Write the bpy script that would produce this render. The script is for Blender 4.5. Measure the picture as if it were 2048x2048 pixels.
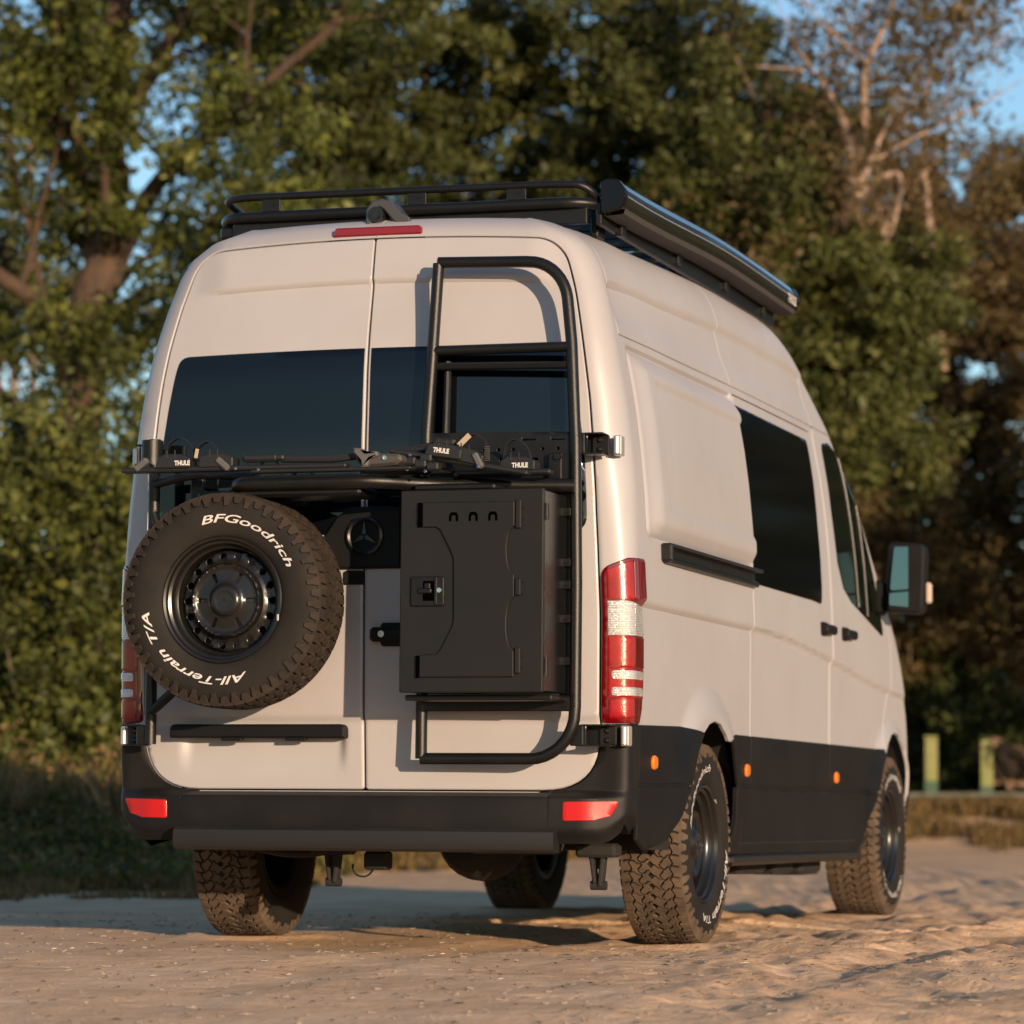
import bpy, bmesh, math, random
import numpy as np
from math import radians as R, sin, cos, pi
from mathutils import Vector, Matrix
from mathutils.geometry import delaunay_2d_cdt
random.seed(7); rng = np.random.default_rng(11)
for o in list(bpy.data.objects): bpy.data.objects.remove(o)
S = bpy.context.scene; COL = S.collection

# ------------------------------------------------------------------ camera
CAM = np.array([4.29, -13.132, .486]); YAW, PIT, ROL = R(-17.312), R(4.952), R(.41)
fw = np.array([sin(YAW)*cos(PIT), cos(YAW)*cos(PIT), sin(PIT)]); rt = np.array([cos(YAW), -sin(YAW), 0]); up = np.cross(rt, fw)
r2 = rt*cos(ROL)+up*sin(ROL); u2 = -rt*sin(ROL)+up*cos(ROL)
cd = bpy.data.cameras.new('camera'); cam = bpy.data.objects.new('camera', cd); COL.objects.link(cam)
cam.matrix_world = Matrix(((r2[0], u2[0], -fw[0], CAM[0]), (r2[1], u2[1], -fw[1], CAM[1]), (r2[2], u2[2], -fw[2], CAM[2]), (0, 0, 0, 1)))
cd.sensor_width = 36; cd.lens = 122.9; cd.clip_start = .5; cd.clip_end = 1500
cd.dof.use_dof = True; cd.dof.focus_distance = 12.2; cd.dof.aperture_fstop = 3.1
S.camera = cam
# ------------------------------------------------------------------ sky, sun, exposure
SUN_DIR = Vector((-.676, .737, -.146)).normalized()
EL = math.asin(-SUN_DIR.z); AZ = math.atan2(-SUN_DIR.x, -SUN_DIR.y)
w = bpy.data.worlds.new('World'); S.world = w; w.use_nodes = True; nt = w.node_tree
bg = nt.nodes['Background']; sk = nt.nodes.new('ShaderNodeTexSky'); sk.sky_type = 'NISHITA'; sk.sun_disc = False
sk.sun_elevation = EL; sk.sun_rotation = AZ; sk.air_density = 1.0; sk.dust_density = .35; sk.ozone_density = 2.6
nt.links.new(sk.outputs[0], bg.inputs[0]); bg.inputs[1].default_value = .15
sd = bpy.data.lights.new('sun', 'SUN'); sun = bpy.data.objects.new('sun', sd); COL.objects.link(sun)
sd.energy = 5; sd.angle = R(.5); sd.color = (1, .735, .50)
sun.rotation_mode = 'QUATERNION'; sun.rotation_quaternion = (-SUN_DIR).to_track_quat('Z', 'Y')
S.view_settings.view_transform = 'Standard'; S.view_settings.look = 'None'; S.view_settings.exposure = .5; S.view_settings.gamma = 1

# ------------------------------------------------------------------ materials
MATS = {}
def mat(name, col, rough=.5, metal=0, spec=.5, coat=0, coat_rough=.05, var=0, scale=8, bump=0, bscale=60, trans=0, ior=1.5, col2=None, detail=6, stretch=None, lo=.35, hi=.65, rvar=0):
    m = bpy.data.materials.new(name); m.use_nodes = True; t = m.node_tree; b = t.nodes['Principled BSDF']
    b.inputs['Base Color'].default_value = (*col, 1); b.inputs['Roughness'].default_value = rough; b.inputs['Metallic'].default_value = metal
    b.inputs['Specular IOR Level'].default_value = spec; b.inputs['IOR'].default_value = ior
    b.inputs['Coat Weight'].default_value = coat; b.inputs['Coat Roughness'].default_value = coat_rough; b.inputs['Transmission Weight'].default_value = trans
    tc = t.nodes.new('ShaderNodeTexCoord')
    src = tc.outputs['Object']
    if stretch:
        mp = t.nodes.new('ShaderNodeMapping'); mp.inputs['Scale'].default_value = stretch; t.links.new(src, mp.inputs[0]); src = mp.outputs[0]
    if col2 is not None or rvar:
        n = t.nodes.new('ShaderNodeTexNoise'); n.inputs['Scale'].default_value = scale; n.inputs['Detail'].default_value = detail; n.inputs['Roughness'].default_value = .62
        t.links.new(src, n.inputs['Vector'])
        cr = t.nodes.new('ShaderNodeMapRange'); cr.inputs[1].default_value = lo; cr.inputs[2].default_value = hi; t.links.new(n.outputs[0], cr.inputs[0])
        if col2 is not None:
            mx = t.nodes.new('ShaderNodeMix'); mx.data_type = 'RGBA'; mx.inputs[6].default_value = (*col, 1); mx.inputs[7].default_value = (*col2, 1)
            t.links.new(cr.outputs[0], mx.inputs[0]); t.links.new(mx.outputs[2], b.inputs['Base Color'])
        if rvar:
            m2 = t.nodes.new('ShaderNodeMapRange'); m2.inputs[3].default_value = rough-rvar; m2.inputs[4].default_value = rough+rvar
            t.links.new(n.outputs[0], m2.inputs[0]); t.links.new(m2.outputs[0], b.inputs['Roughness'])
    if bump:
        n2 = t.nodes.new('ShaderNodeTexNoise'); n2.inputs['Scale'].default_value = bscale; n2.inputs['Detail'].default_value = 5
        bp_ = t.nodes.new('ShaderNodeBump'); bp_.inputs['Strength'].default_value = 1; bp_.inputs['Distance'].default_value = bump
        t.links.new(src, n2.inputs['Vector']); t.links.new(n2.outputs[0], bp_.inputs['Height']); t.links.new(bp_.outputs[0], b.inputs['Normal'])
    MATS[name] = m; return m
paint = mat('paint', (.348, .336, .345), .48, coat=.16, coat_rough=.24, col2=(.318, .302, .306), scale=1.3, rvar=.04)
black = mat('black_cladding', (.0062, .0062, .0066), .5, spec=.16, col2=(.012, .0105, .0095), scale=3.5, lo=.45, hi=.85, bump=.0006, bscale=900)
clad_dusty = mat('dusty_plastic', (.0070, .0066, .0066), .46, spec=.2, col2=(.014, .012, .0105), scale=5, lo=.45, hi=.8, bump=.0006, bscale=800)
steel = mat('powder_coat', (.0050, .0050, .0050), .32, spec=.32, bump=.0004, bscale=1200, col2=(.0075, .007, .0066), scale=12)
boxm = mat('box_coat', (.0098, .0100, .0103), .40, spec=.22, bump=.0004, bscale=1100, col2=(.0125, .012, .0115), scale=4)
boxside = mat('box_side_coat', (.0085, .0085, .0088), .17, spec=.38, bump=.0002, bscale=900)
glass = mat('tinted_glass', (.0025, .0035, .005), .03, spec=.5)
glass_g = mat('cab_glass', (.004, .006, .004), .09, spec=.025)
glass_s = mat('side_glass', (.002, .0025, .003), .10, spec=.02)
rubber = mat('tyre_rubber', (.0105, .0098, .0092), .75, spec=.2, col2=(.019, .0155, .0125), scale=6, bump=.0008, bscale=250)
treadm = mat('dusty_tread', (.112, .078, .053), .9, spec=.15, col2=(.055, .040, .030), scale=9, bump=.0012, bscale=160)
tread_sp = mat('spare_tread', (.020, .0155, .0125), .82, spec=.2, col2=(.036, .026, .019), scale=14, bump=.0012, bscale=160)
rimm = mat('rim_black', (.007, .007, .007), .27, spec=.5, col2=(.011, .0095, .008), scale=9)
white = mat('white_print', (.50, .48, .45), .6)
chrome = mat('bright_metal', (.6, .6, .6), .25, metal=1)
silver = mat('silver_hinge', (.50, .48, .46), .35, metal=.6)
dark = mat('underbody', (.006, .0055, .005), .85, col2=(.014, .011, .009), scale=7)
plastic = mat('rack_plastic', (.012, .012, .0125), .45, spec=.4)
greypl = mat('grey_plastic', (.075, .073, .07), .5)
camgrey = mat('camera_grey', (.040, .040, .042), .45)
red = mat('red_lens', (.30, .0035, .007), .16, spec=.5, coat=.45, col2=(.19, .002, .005), scale=14, bump=.0006, bscale=220)
reddk = mat('dark_red_lens', (.12, .0015, .004), .12, spec=.6, coat=.6)
refl = mat('reflector', (.42, .003, .005), .3, coat=.3, bump=.0004, bscale=500)
redbr = mat('brake_lens', (.16, .002, .005), .18, coat=.4)
capm = mat('cap_gloss', (.004, .004, .0045), .18, spec=.25)
amber = mat('amber_lens', (.70, .17, .008), .2, coat=.5)
mirror = mat('mirror_glass', (.075, .13, .155), .02, metal=1)  # teal sky reflection put into the tint
awn = mat('awning_case', (.010, .011, .012), .16, spec=.5, coat=.5, coat_rough=.06)
def lens_mat(name, base, dense):
    m = bpy.data.materials.new(name); m.use_nodes = True; t = m.node_tree; b = t.nodes['Principled BSDF']
    b.inputs['Base Color'].default_value = (*base, 1); b.inputs['Roughness'].default_value = .16; b.inputs['Coat Weight'].default_value = .7; b.inputs['Metallic'].default_value = .45
    tc = t.nodes.new('ShaderNodeTexCoord'); wv = t.nodes.new('ShaderNodeTexWave'); wv.bands_direction = 'Z'; wv.inputs['Scale'].default_value = dense; wv.inputs['Distortion'].default_value = 0
    vo = t.nodes.new('ShaderNodeTexVoronoi'); vo.inputs['Scale'].default_value = 130
    ad = t.nodes.new('ShaderNodeMath'); ad.operation = 'ADD'
    bp_ = t.nodes.new('ShaderNodeBump'); bp_.inputs['Distance'].default_value = .003
    t.links.new(tc.outputs['Object'], wv.inputs['Vector']); t.links.new(tc.outputs['Object'], vo.inputs['Vector'])
    t.links.new(wv.outputs['Fac'], ad.inputs[0]); t.links.new(vo.outputs['Distance'], ad.inputs[1]); t.links.new(ad.outputs[0], bp_.inputs['Height']); t.links.new(bp_.outputs[0], b.inputs['Normal'])
    return m
clearl = lens_mat('clear_lens', (.75, .74, .72), 38)

# ------------------------------------------------------------------ object helpers
BASE = {}
def tag(o, label, cat, group=None, kind=None):
    if label: o['label'] = label
    if cat: o['category'] = cat
    if group: o['group'] = group
    if kind: o['kind'] = kind
    return o
def thing(name, label, cat, loc=(0, 0, 0), group=None):
    o = bpy.data.objects.new(name, None); COL.objects.link(o); o.location = loc; o.empty_display_size = .2
    BASE[o.name] = np.array(loc, float); return tag(o, label, cat, group)
def mk(name, V, F, m, parent=None, ang=35, smooth=True):
    V = np.asarray(V, float).reshape(-1, 3)
    if parent is not None and parent.name in BASE: V = V-BASE[parent.name]
    me = bpy.data.meshes.new(name)
    if isinstance(F, np.ndarray):
        k = F.shape[1]; me.vertices.add(len(V)); me.vertices.foreach_set('co', V.astype(np.float32).ravel())
        me.loops.add(F.size); me.loops.foreach_set('vertex_index', F.astype(np.int32).ravel())
        me.polygons.add(len(F)); me.polygons.foreach_set('loop_start', np.arange(0, F.size, k, dtype=np.int32))
        me.polygons.foreach_set('loop_total', np.full(len(F), k, np.int32)); me.update(calc_edges=True)
    else:
        me.from_pydata([tuple(v) for v in V], [], F)
    me.materials.append(m)
    if smooth:
        me.shade_smooth()
        if ang: me.set_sharp_from_angle(angle=R(ang))
    o = bpy.data.objects.new(name, me); COL.objects.link(o)
    if parent is not None:
        o.parent = parent; BASE[o.name] = BASE.get(parent.name, np.zeros(3))
    return o
class MB:
    def __init__(s): s.V = []; s.F = []
    def add(s, V, F):
        n = len(s.V); s.V += [tuple(map(float, v)) for v in V]; s.F += [tuple(i+n for i in f) for f in F]; return s
    def box(s, c, d, b=.003, rot=None):
        hx, hy, hz = d[0]/2, d[1]/2, d[2]/2; b = min(b, hx*.6, hy*.6, hz*.6); V = []; idx = {}
        for sx in (-1, 1):
            for sy in (-1, 1):
                for sz in (-1, 1):
                    for a in range(3):
                        p = [sx*hx, sy*hy, sz*hz]
                        for k in range(3):
                            if k != a: p[k] -= (sx, sy, sz)[k]*b
                        idx[(sx, sy, sz, a)] = len(V); V.append(p)
        F = []
        def face(ks): F.append(tuple(idx[k] for k in ks))
        for a in range(3):
            o1, o2 = (a+1) % 3, (a+2) % 3
            for sg in (-1, 1):
                ks = []
                for p, q in ((-1, -1), (1, -1), (1, 1), (-1, 1)):
                    t = [0, 0, 0]; t[a] = sg; t[o1] = p; t[o2] = q; ks.append((*t, a))
                if sg < 0: ks.reverse()
                face(ks)
            for p in (-1, 1):
                for q in (-1, 1):
                    t1 = [0, 0, 0]; t1[a] = -1; t1[o1] = p; t1[o2] = q; t2 = list(t1); t2[a] = 1
                    ks = [(*t1, o1), (*t2, o1), (*t2, o2), (*t1, o2)]
                    if p*q > 0: ks.reverse()
                    face(ks)
        for sx in (-1, 1):
            for sy in (-1, 1):
                for sz in (-1, 1):
                    ks = [(sx, sy, sz, 0), (sx, sy, sz, 1), (sx, sy, sz, 2)]
                    if sx*sy*sz < 0: ks.reverse()
                    face(ks)
        M = rot if rot is not None else Matrix.Identity(3)
        return s.add([M @ Vector(v)+Vector(c) for v in V], F)
    def tube(s, path, r, n=12, closed=False, caps=True, rr=None):
        P = [Vector(p) for p in path]; m = len(P); V = []
        T = []
        for i in range(m):
            a = P[i-1] if (i > 0 or closed) else P[i]; b = P[(i+1) % m] if (i < m-1 or closed) else P[i]
            T.append((b-a).normalized())
        ref = Vector((0, 0, 1)) if abs(T[0].z) < .9 else Vector((1, 0, 0)); u = T[0].cross(ref).normalized()
        for i in range(m):
            if i: u = (u-T[i]*u.dot(T[i])).normalized()
            v = T[i].cross(u); ri = rr[i] if rr else r
            for k in range(n): V.append(P[i]+(u*cos(2*pi*k/n)+v*sin(2*pi*k/n))*ri)
        F = []
        for i in range(m if closed else m-1):
            j = (i+1) % m
            for k in range(n): F.append((i*n+k, i*n+(k+1) % n, j*n+(k+1) % n, j*n+k))
        if caps and not closed: F.append(tuple(reversed(range(n)))); F.append(tuple((m-1)*n+k for k in range(n)))
        return s.add(V, F)
    def cyl(s, a, b, r, n=16, r2=None): return s.tube([a, b], r, n, rr=[r, r2 if r2 else r])
    def lathe(s, prof, n=48, M=None, closed=False):
        V = []; m = len(prof); M = M or Matrix.Identity(4)
        for k in range(n):
            a = 2*pi*k/n
            for r, h in prof: V.append(M @ Vector((r*cos(a), r*sin(a), h)))
        F = []
        for k in range(n):
            k2 = (k+1) % n
            for i in range(m if closed else m-1):
                i2 = (i+1) % m; F.append((k*m+i, k2*m+i, k2*m+i2, k*m+i2))
        return s.add(V, F)
    def prism(s, poly, h0, h1, f, b=.0):   # poly 2D, f(x,y,h)->3D ; h1 is the visible side
        n = len(poly); V = [f(x, y, h0) for x, y in poly]+[f(x, y, h1-(b if h1 > h0 else -b)) for x, y in poly]; L = 2
        if b:
            q = inset(poly, b); V += [f(x, y, h1) for x, y in q]; L = 3
        F = [tuple(reversed(range(n))), tuple((L-1)*n+i for i in range(n))]
        for l in range(L-1):
            for i in range(n): j = (i+1) % n; F.append((l*n+i, l*n+j, (l+1)*n+j, (l+1)*n+i))
        return s.add(V, F)
    def obj(s, name, m, parent=None, ang=35, smooth=True): return mk(name, s.V, s.F, m, parent, ang, smooth)
def inset(P, d):
    P = np.array(P, float); n = len(P); A = 0
    for i in range(n): A += P[i-1][0]*P[i][1]-P[i][0]*P[i-1][1]
    sg = 1 if A > 0 else -1; out = []
    for i in range(n):
        a, b, c = P[i-1], P[i], P[(i+1) % n]; e1 = b-a; e2 = c-b
        e1 = e1/(np.hypot(*e1)+1e-12); e2 = e2/(np.hypot(*e2)+1e-12); n1 = np.array([-e1[1], e1[0]])*sg; n2 = np.array([-e2[1], e2[0]])*sg
        m = n1+n2; l = m@m
        out.append(b+m/max(l, .8)*2*d if l > 1e-6 else b+n1*d)
    return out
def rnd(P, rad, n=6):
    """round the corners of a closed 2D polygon; rad a number or one per corner"""
    P = [np.array(p, float) for p in P]; out = []
    for i, p in enumerate(P):
        r = rad[i] if isinstance(rad, (list, tuple)) else rad
        a, c = P[i-1]-p, P[(i+1) % len(P)]-p; la, lc = np.linalg.norm(a), np.linalg.norm(c)
        if r <= 0: out.append(p); continue
        a /= la; c /= lc; th = math.acos(max(-1, min(1, a@c))); d = min(r/math.tan(th/2) if th > .01 else 0, la*.48, lc*.48)
        for k in range(n+1):
            t = k/n; q0, q2 = p+a*d, p+c*d; out.append((1-t)**2*q0+2*t*(1-t)*p+t*t*q2)
    return out
def fillet3(P, r, n=6):
    P = [np.array(p, float) for p in P]; out = [P[0]]
    for i in range(1, len(P)-1):
        a, c = P[i-1]-P[i], P[i+1]-P[i]; la, lc = np.linalg.norm(a), np.linalg.norm(c); rr = r[i-1] if isinstance(r, (list, tuple)) else r
        d = min(rr, la*.48, lc*.48)
        q0, q2 = P[i]+a/la*d, P[i]+c/lc*d
        for k in range(n+1): t = k/n; out.append((1-t)**2*q0+2*t*(1-t)*P[i]+t*t*q2)
    out.append(P[-1]); return out
def pip(P, poly):
    x, y = P[:, 0], P[:, 1]; ins = np.zeros(len(P), bool); n = len(poly); q = np.asarray(poly)
    for i in range(n):
        x1, y1 = q[i-1]; x2, y2 = q[i]
        if y1 == y2: continue
        c = ((y1 > y) != (y2 > y)) & (x < (x2-x1)*(y-y1)/(y2-y1)+x1); ins ^= c
    return ins
def densify(P, d):
    out = []
    for i in range(len(P)):
        a, b = np.array(P[i], float), np.array(P[(i+1) % len(P)], float); L = np.linalg.norm(b-a)
        if L < 1e-6: continue
        k = max(1, int(math.ceil(L/d)))
        for j in range(k): out.append(a+(b-a)*j/k)
    return out
def sstep(x, a, b):
    t = np.clip((np.asarray(x, float)-a)/(b-a), 0, 1); return t*t*(3-2*t)

# panel: a 2D region of a parametric surface, cut out with rounded rims and real thickness
def panel(name, outer, F, m, parent, holes=(), res=.02, t=.012, off=0, e=.004, ang=40, mirror_x=False, flange=True, neg=None):
    neg = (F is globals().get('FsL')) if neg is None else neg
    def area(p): p = np.array(p); q = np.roll(p, -1, 0); return (p[:, 0]*q[:, 1]-q[:, 0]*p[:, 1]).sum()
    rings = []
    for k, ring in enumerate([outer]+list(holes)):
        ring = densify(ring, res)
        a = area(ring)
        if (a < 0) != (k > 0): ring = ring[::-1]
        rings.append(ring)
    inner = []
    for k, ring in enumerate(rings):
        inner.append(inset(ring, e if k == 0 else -e))
    allp = np.array([p for r in inner for p in r]); mn, mx = allp.min(0), allp.max(0)
    gx = np.arange(mn[0]+res*.5, mx[0], res); gy = np.arange(mn[1]+res*.5, mx[1], res)
    G = np.stack(np.meshgrid(gx, gy), -1).reshape(-1, 2)
    G[:, 0] += ((np.round((G[:, 1]-mn[1])/res) % 2)*.5)*res*.5
    ins = pip(G, inner[0])
    for r in inner[1:]: ins &= ~pip(G, r)
    G = G[ins]
    dk = np.ones(len(G), bool)
    for p in allp: dk &= ((G[:, 0]-p[0])**2+(G[:, 1]-p[1])**2) > (res*.45)**2
    G = G[dk]
    E = []; n0 = 0
    for r in inner:
        n = len(r); E += [(n0+i, n0+(i+1) % n) for i in range(n)]; n0 += n
    pts = [Vector(p) for p in allp]+[Vector(p) for p in G]
    V2, _, T, _, _, _ = delaunay_2d_cdt(pts, E, [], 0, 1e-7)
    V2 = np.array([(v.x, v.y) for v in V2]); T = np.array([tuple(f) for f in T])
    c = V2[T].mean(1); k = pip(c, inner[0])
    for r in inner[1:]: k &= ~pip(c, r)
    T = T[k]
    a, b, cc = V2[T[:, 0]], V2[T[:, 1]], V2[T[:, 2]]
    cr = (b[:, 0]-a[:, 0])*(cc[:, 1]-a[:, 1])-(b[:, 1]-a[:, 1])*(cc[:, 0]-a[:, 0])
    T[cr < 0] = T[cr < 0][:, ::-1]; T = T[np.abs(cr) > 1e-10]
    def NF(s, v):
        h = 1e-3; ds = F(s+h, v)-F(s-h, v); dv = F(s, v+h)-F(s, v-h); N = np.cross(ds, dv)*(-1 if neg else 1); return N/(np.linalg.norm(N, axis=1, keepdims=True)+1e-12)
    P = F(V2[:, 0], V2[:, 1]); N = NF(V2[:, 0], V2[:, 1]); Vs = [P+N*off]; Fs = [tuple(f) for f in T]; n0 = len(V2)
    if flange:
        for ring, inn in zip(rings, inner):
            q = np.array(ring); n = len(q); Pq = F(q[:, 0], q[:, 1]); Nq = NF(q[:, 0], q[:, 1])
            qi = np.array(inn); Pi = F(qi[:, 0], qi[:, 1]); Ni = NF(qi[:, 0], qi[:, 1])
            Vs += [Pi+Ni*off, Pq+Nq*(off-e*.9), Pq+Nq*(off-t)]
            for i in range(n):
                j = (i+1) % n
                Fs.append((n0+i, n0+n+i, n0+n+j, n0+j)); Fs.append((n0+n+i, n0+2*n+i, n0+2*n+j, n0+n+j))
            n0 += 3*n
    V = np.concatenate(Vs)
    if neg: Fs = [f[::-1] for f in Fs]
    # merge duplicates of the rim so shading is continuous
    key = np.round(V, 5); _, first, inv = np.unique(key, axis=0, return_index=True, return_inverse=True); inv = inv.ravel()
    V = V[first]; F2 = []
    for f in Fs:
        g = [int(inv[i]) for i in f]; h = [g[i] for i in range(len(g)) if g[i] != g[i-1]]
        if len(set(h)) == len(h) >= 3: F2.append(tuple(h))
    return mk(name, V, F2, m, parent, ang)
def textmesh(txt, size, m, f, parent, name, bold=.0, shear=0, sx=1., align='CENTER', sub=0):
    cu = bpy.data.curves.new('t', 'FONT'); cu.body = txt; cu.size = size; cu.align_x = align; cu.align_y = 'CENTER'; cu.shear = shear; cu.offset = bold; cu.resolution_u = 3
    ob = bpy.data.objects.new('t', cu); COL.objects.link(ob); dg = bpy.context.evaluated_depsgraph_get(); dg.update()
    me = bpy.data.meshes.new_from_object(ob.evaluated_get(dg)); bm = bmesh.new(); bm.from_mesh(me); bmesh.ops.triangulate(bm, faces=bm.faces[:]); bmesh.ops.subdivide_edges(bm, edges=bm.edges[:], cuts=sub, use_grid_fill=True) if sub else None; bmesh.ops.triangulate(bm, faces=bm.faces[:]); bm.to_mesh(me); bm.free(); V = [(v.co.x*sx, v.co.y) for v in me.vertices]; F = [tuple(p.vertices) for p in me.polygons]
    bpy.data.objects.remove(ob); bpy.data.curves.remove(cu)
    return mk(name, [f(x, y) for x, y in V], F, m, parent, None)
# ------------------------------------------------------------------ van body surface
def smtab(pts, sig=.03, lo=.2, hi=2.66):
    x = np.arange(lo, hi+.0005, .005); p = np.array(pts); y = np.interp(x, p[:, 0], p[:, 1])
    k = np.arange(-30, 31)*.005; g = np.exp(-k*k/(2*sig*sig)); g /= g.sum()
    yp = np.concatenate([2*y[0]-y[30:0:-1], y, 2*y[-1]-y[-2:-32:-1]]); ys = np.convolve(yp, g, 'valid')
    return lambda v: np.interp(v, x, ys)
Xp = smtab([(.3, .985), (.6, .995), (.8, 1.0), (1.2, 1.002), (1.45, .993), (1.65, .982), (1.83, .965), (1.98, .945), (2.1, .923), (2.22, .898), (2.37, .862), (2.5, .82), (2.575, .775), (2.625, .715), (2.66, .62)], .022)
Yr = smtab([(.3, -1.15), (.6, -1.152), (.8, -1.165), (1.36, -1.176), (1.845, -1.178), (2.1, -1.165), (2.21, -1.15), (2.3, -1.13), (2.415, -1.102), (2.565, -1.072), (2.6, -1.055), (2.63, -1.02), (2.66, -.94)], .02)
Yf0 = smtab([(.3, 3.93), (.6, 4.0), (.8, 4.03), (.95, 4.0), (1.14, 3.89), (1.33, 3.73), (1.45, 3.58), (1.71, 3.23), (1.96, 2.98), (2.156, 2.73), (2.31, 2.56), (2.44, 2.28), (2.55, 2.05), (2.6, 1.9), (2.66, 1.6)], .03)
def rise(Y, v):
    up_ = .035*sstep(Y, -1.05, -.4)+.055*sstep(Y, -.6, 1.2)-.03*sstep(Y, 1.7, 3.0)
    return up_*sstep(v, 2.1, 2.6)
def band(Y, v, yc, w_):      # a soft step down-inward at height yc
    return sstep(v, yc-w_, yc+w_)
def side_disp(Y, v):
    zc = 1.25-.17*sstep(Y, .9, 4.2)
    d = -.019*(1-sstep(v, zc-.014, zc+.010))                     # waist crease
    zr = 2.43
    d = d-.016*sstep(v, zr-.018, zr+.014)*(1-sstep(v, 2.5, 2.6))*0-.022*(1-sstep(v, zr-.016, zr+.012))*sstep(v, 2.24, 2.36)*sstep(Y, -.98, -.86)*(1-sstep(Y, 2.6, 3.0)) # roof crease
    zs = 2.235
    # embossed blank panel
    f = sstep(Y, -.865, -.70)*sstep(v, 1.508, 1.565)*(1-sstep(v, 2.12, 2.185))*(1-sstep(Y, .7565, .7585))
    rim = -.020*np.exp(-((v-2.192)/.010)**2)*sstep(Y, -.9, -.82)*(1-sstep(Y, .72, .745))
    rim = rim-.012*np.exp(-((Y+.875)/.012)**2)*sstep(v, 1.5, 1.54)*(1-sstep(v, 2.14, 2.2))-.012*np.exp(-((v-1.500)/.010)**2)*sstep(Y, -.88, -.8)*(1-sstep(Y, .70, .75))
    d = d+.024*f+rim
    g = sstep(Y, -.625, -.590)*(1-sstep(v, 2.085, 2.105))*sstep(v, 1.605, 1.63)*(1-sstep(Y, .7565, .7585))
    d = d-.011*g
    # wheel arch flares
    for yc, r0, r1 in ((.05, .44, .60), (3.70, .42, .58)):
        r = np.hypot((Y-yc)/1.02, v-.40)
        d = d+.030*(1-sstep(r, r0+.03, r1))*sstep(v, .3, .5)*sstep(r, 0, .3)
    return d
def rear_disp(x, v):
    ax = np.abs(x)
    d = .009*(1-sstep(v, 2.385, 2.43))*(1-sstep(ax, .60, .74))*0+.017*sstep(v, 2.398, 2.420)*(1-sstep(ax, .58, .74))
    d = d-.013*(1-sstep(v, .815, .845))
    dish = sstep(-x, .03, .12)*(1-sstep(-x, .70, .80))*(1-sstep(v, .62, .78))*0
    # number plate recess on the left door
    rx = sstep(-x, .065, .105)*(1-sstep(-x, .690, .745)); d = d-.026*rx*sstep(v, .61, .765)*(1-sstep(v, .785, .80))
    return d
def Fs(s, v):
    s = np.asarray(s, float); v = np.asarray(v, float); a = np.abs(s); sg = np.where(s < 0, -1., 1.)
    X = Xp(v); xd = X-.118+.030*sstep(v, 1.5, 2.5); yr = Yr(v)
    rx = np.clip(a/.80, 0, 1)*xd
    ry = yr+.045*(rx/.87)**2
    rz = v+.035*(1-(rx/.85)**2)*sstep(v, 2.0, 2.55)
    n_y = rear_disp(rx*sg, v)
    Rr = np.stack([rx*sg, ry-n_y, rz], -1)
    Yc = np.maximum(-1.0, yr+.155)
    # corner: cubic from rear edge to side start
    t = np.clip((a-.80)/.20, 0, 1); yre = yr+.045*(xd/.87)**2; h = .80-.20*sstep(v, 1.35, 1.9)
    slope = .09*xd/.87**2
    P0 = np.stack([xd, yre], -1); P3 = np.stack([X, Yc], -1); dx = (X-xd)[..., None] if X.ndim else X-xd
    P1 = np.stack([xd+(X-xd)*h, yre+slope*(X-xd)*h*.6], -1); P2 = np.stack([X, Yc-(Yc-yre)*h], -1); tt = t[..., None]
    B = (1-tt)**3*P0+3*(1-tt)**2*tt*P1+3*(1-tt)*tt*tt*P2+tt**3*P3
    crown0 = .035*(1-(xd/.85)**2)*sstep(v, 2.0, 2.55)*(1-t)
    # disp on corner fades from rear value to side value
    Bd = side_disp(np.full_like(t, -.99), v)*sstep(t, .4, 1)
    Bc = np.stack([(B[..., 0]+Bd)*sg, B[..., 1]-rear_disp(xd, v)*(1-sstep(t, 0, .5)), v+crown0+rise(B[..., 1], v)], -1)
    # side and front corner
    q = a-1.0; Y = -1.0+q+(Yc+1.0)*np.exp(-np.clip(q, 0, 9)/.25)
    y0 = Yf0(v); ov = np.clip(Y-y0, 0, None); rad = .48; ph = np.clip(ov/rad, 0, pi/2); ex = np.clip(ov-rad*pi/2, 0, None)
    Yq = np.where(Y > y0, y0+rad*np.sin(ph)+.10*np.clip(ex, 0, .6), Y)
    xs = X+side_disp(Y, v)*(1-sstep(ov, 0, .2))-rad*(1-np.cos(ph))-ex
    Sd = np.stack([np.clip(xs, 0, 9)*sg, Yq, v+rise(Yq, v)*(1-.0*ph)], -1)
    out = np.where((a <= .80)[..., None], Rr, np.where((a <= 1.0)[..., None], Bc, Sd))
    return out
def FsL(s, v): return Fs(-np.asarray(s), v)
YS = 2.0   # s = Y + 2 on the side

van = thing('camper_van', 'beige high-roof camper van with black lower cladding parked on the sand track', 'van', (0, 1.6, 0))
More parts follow.
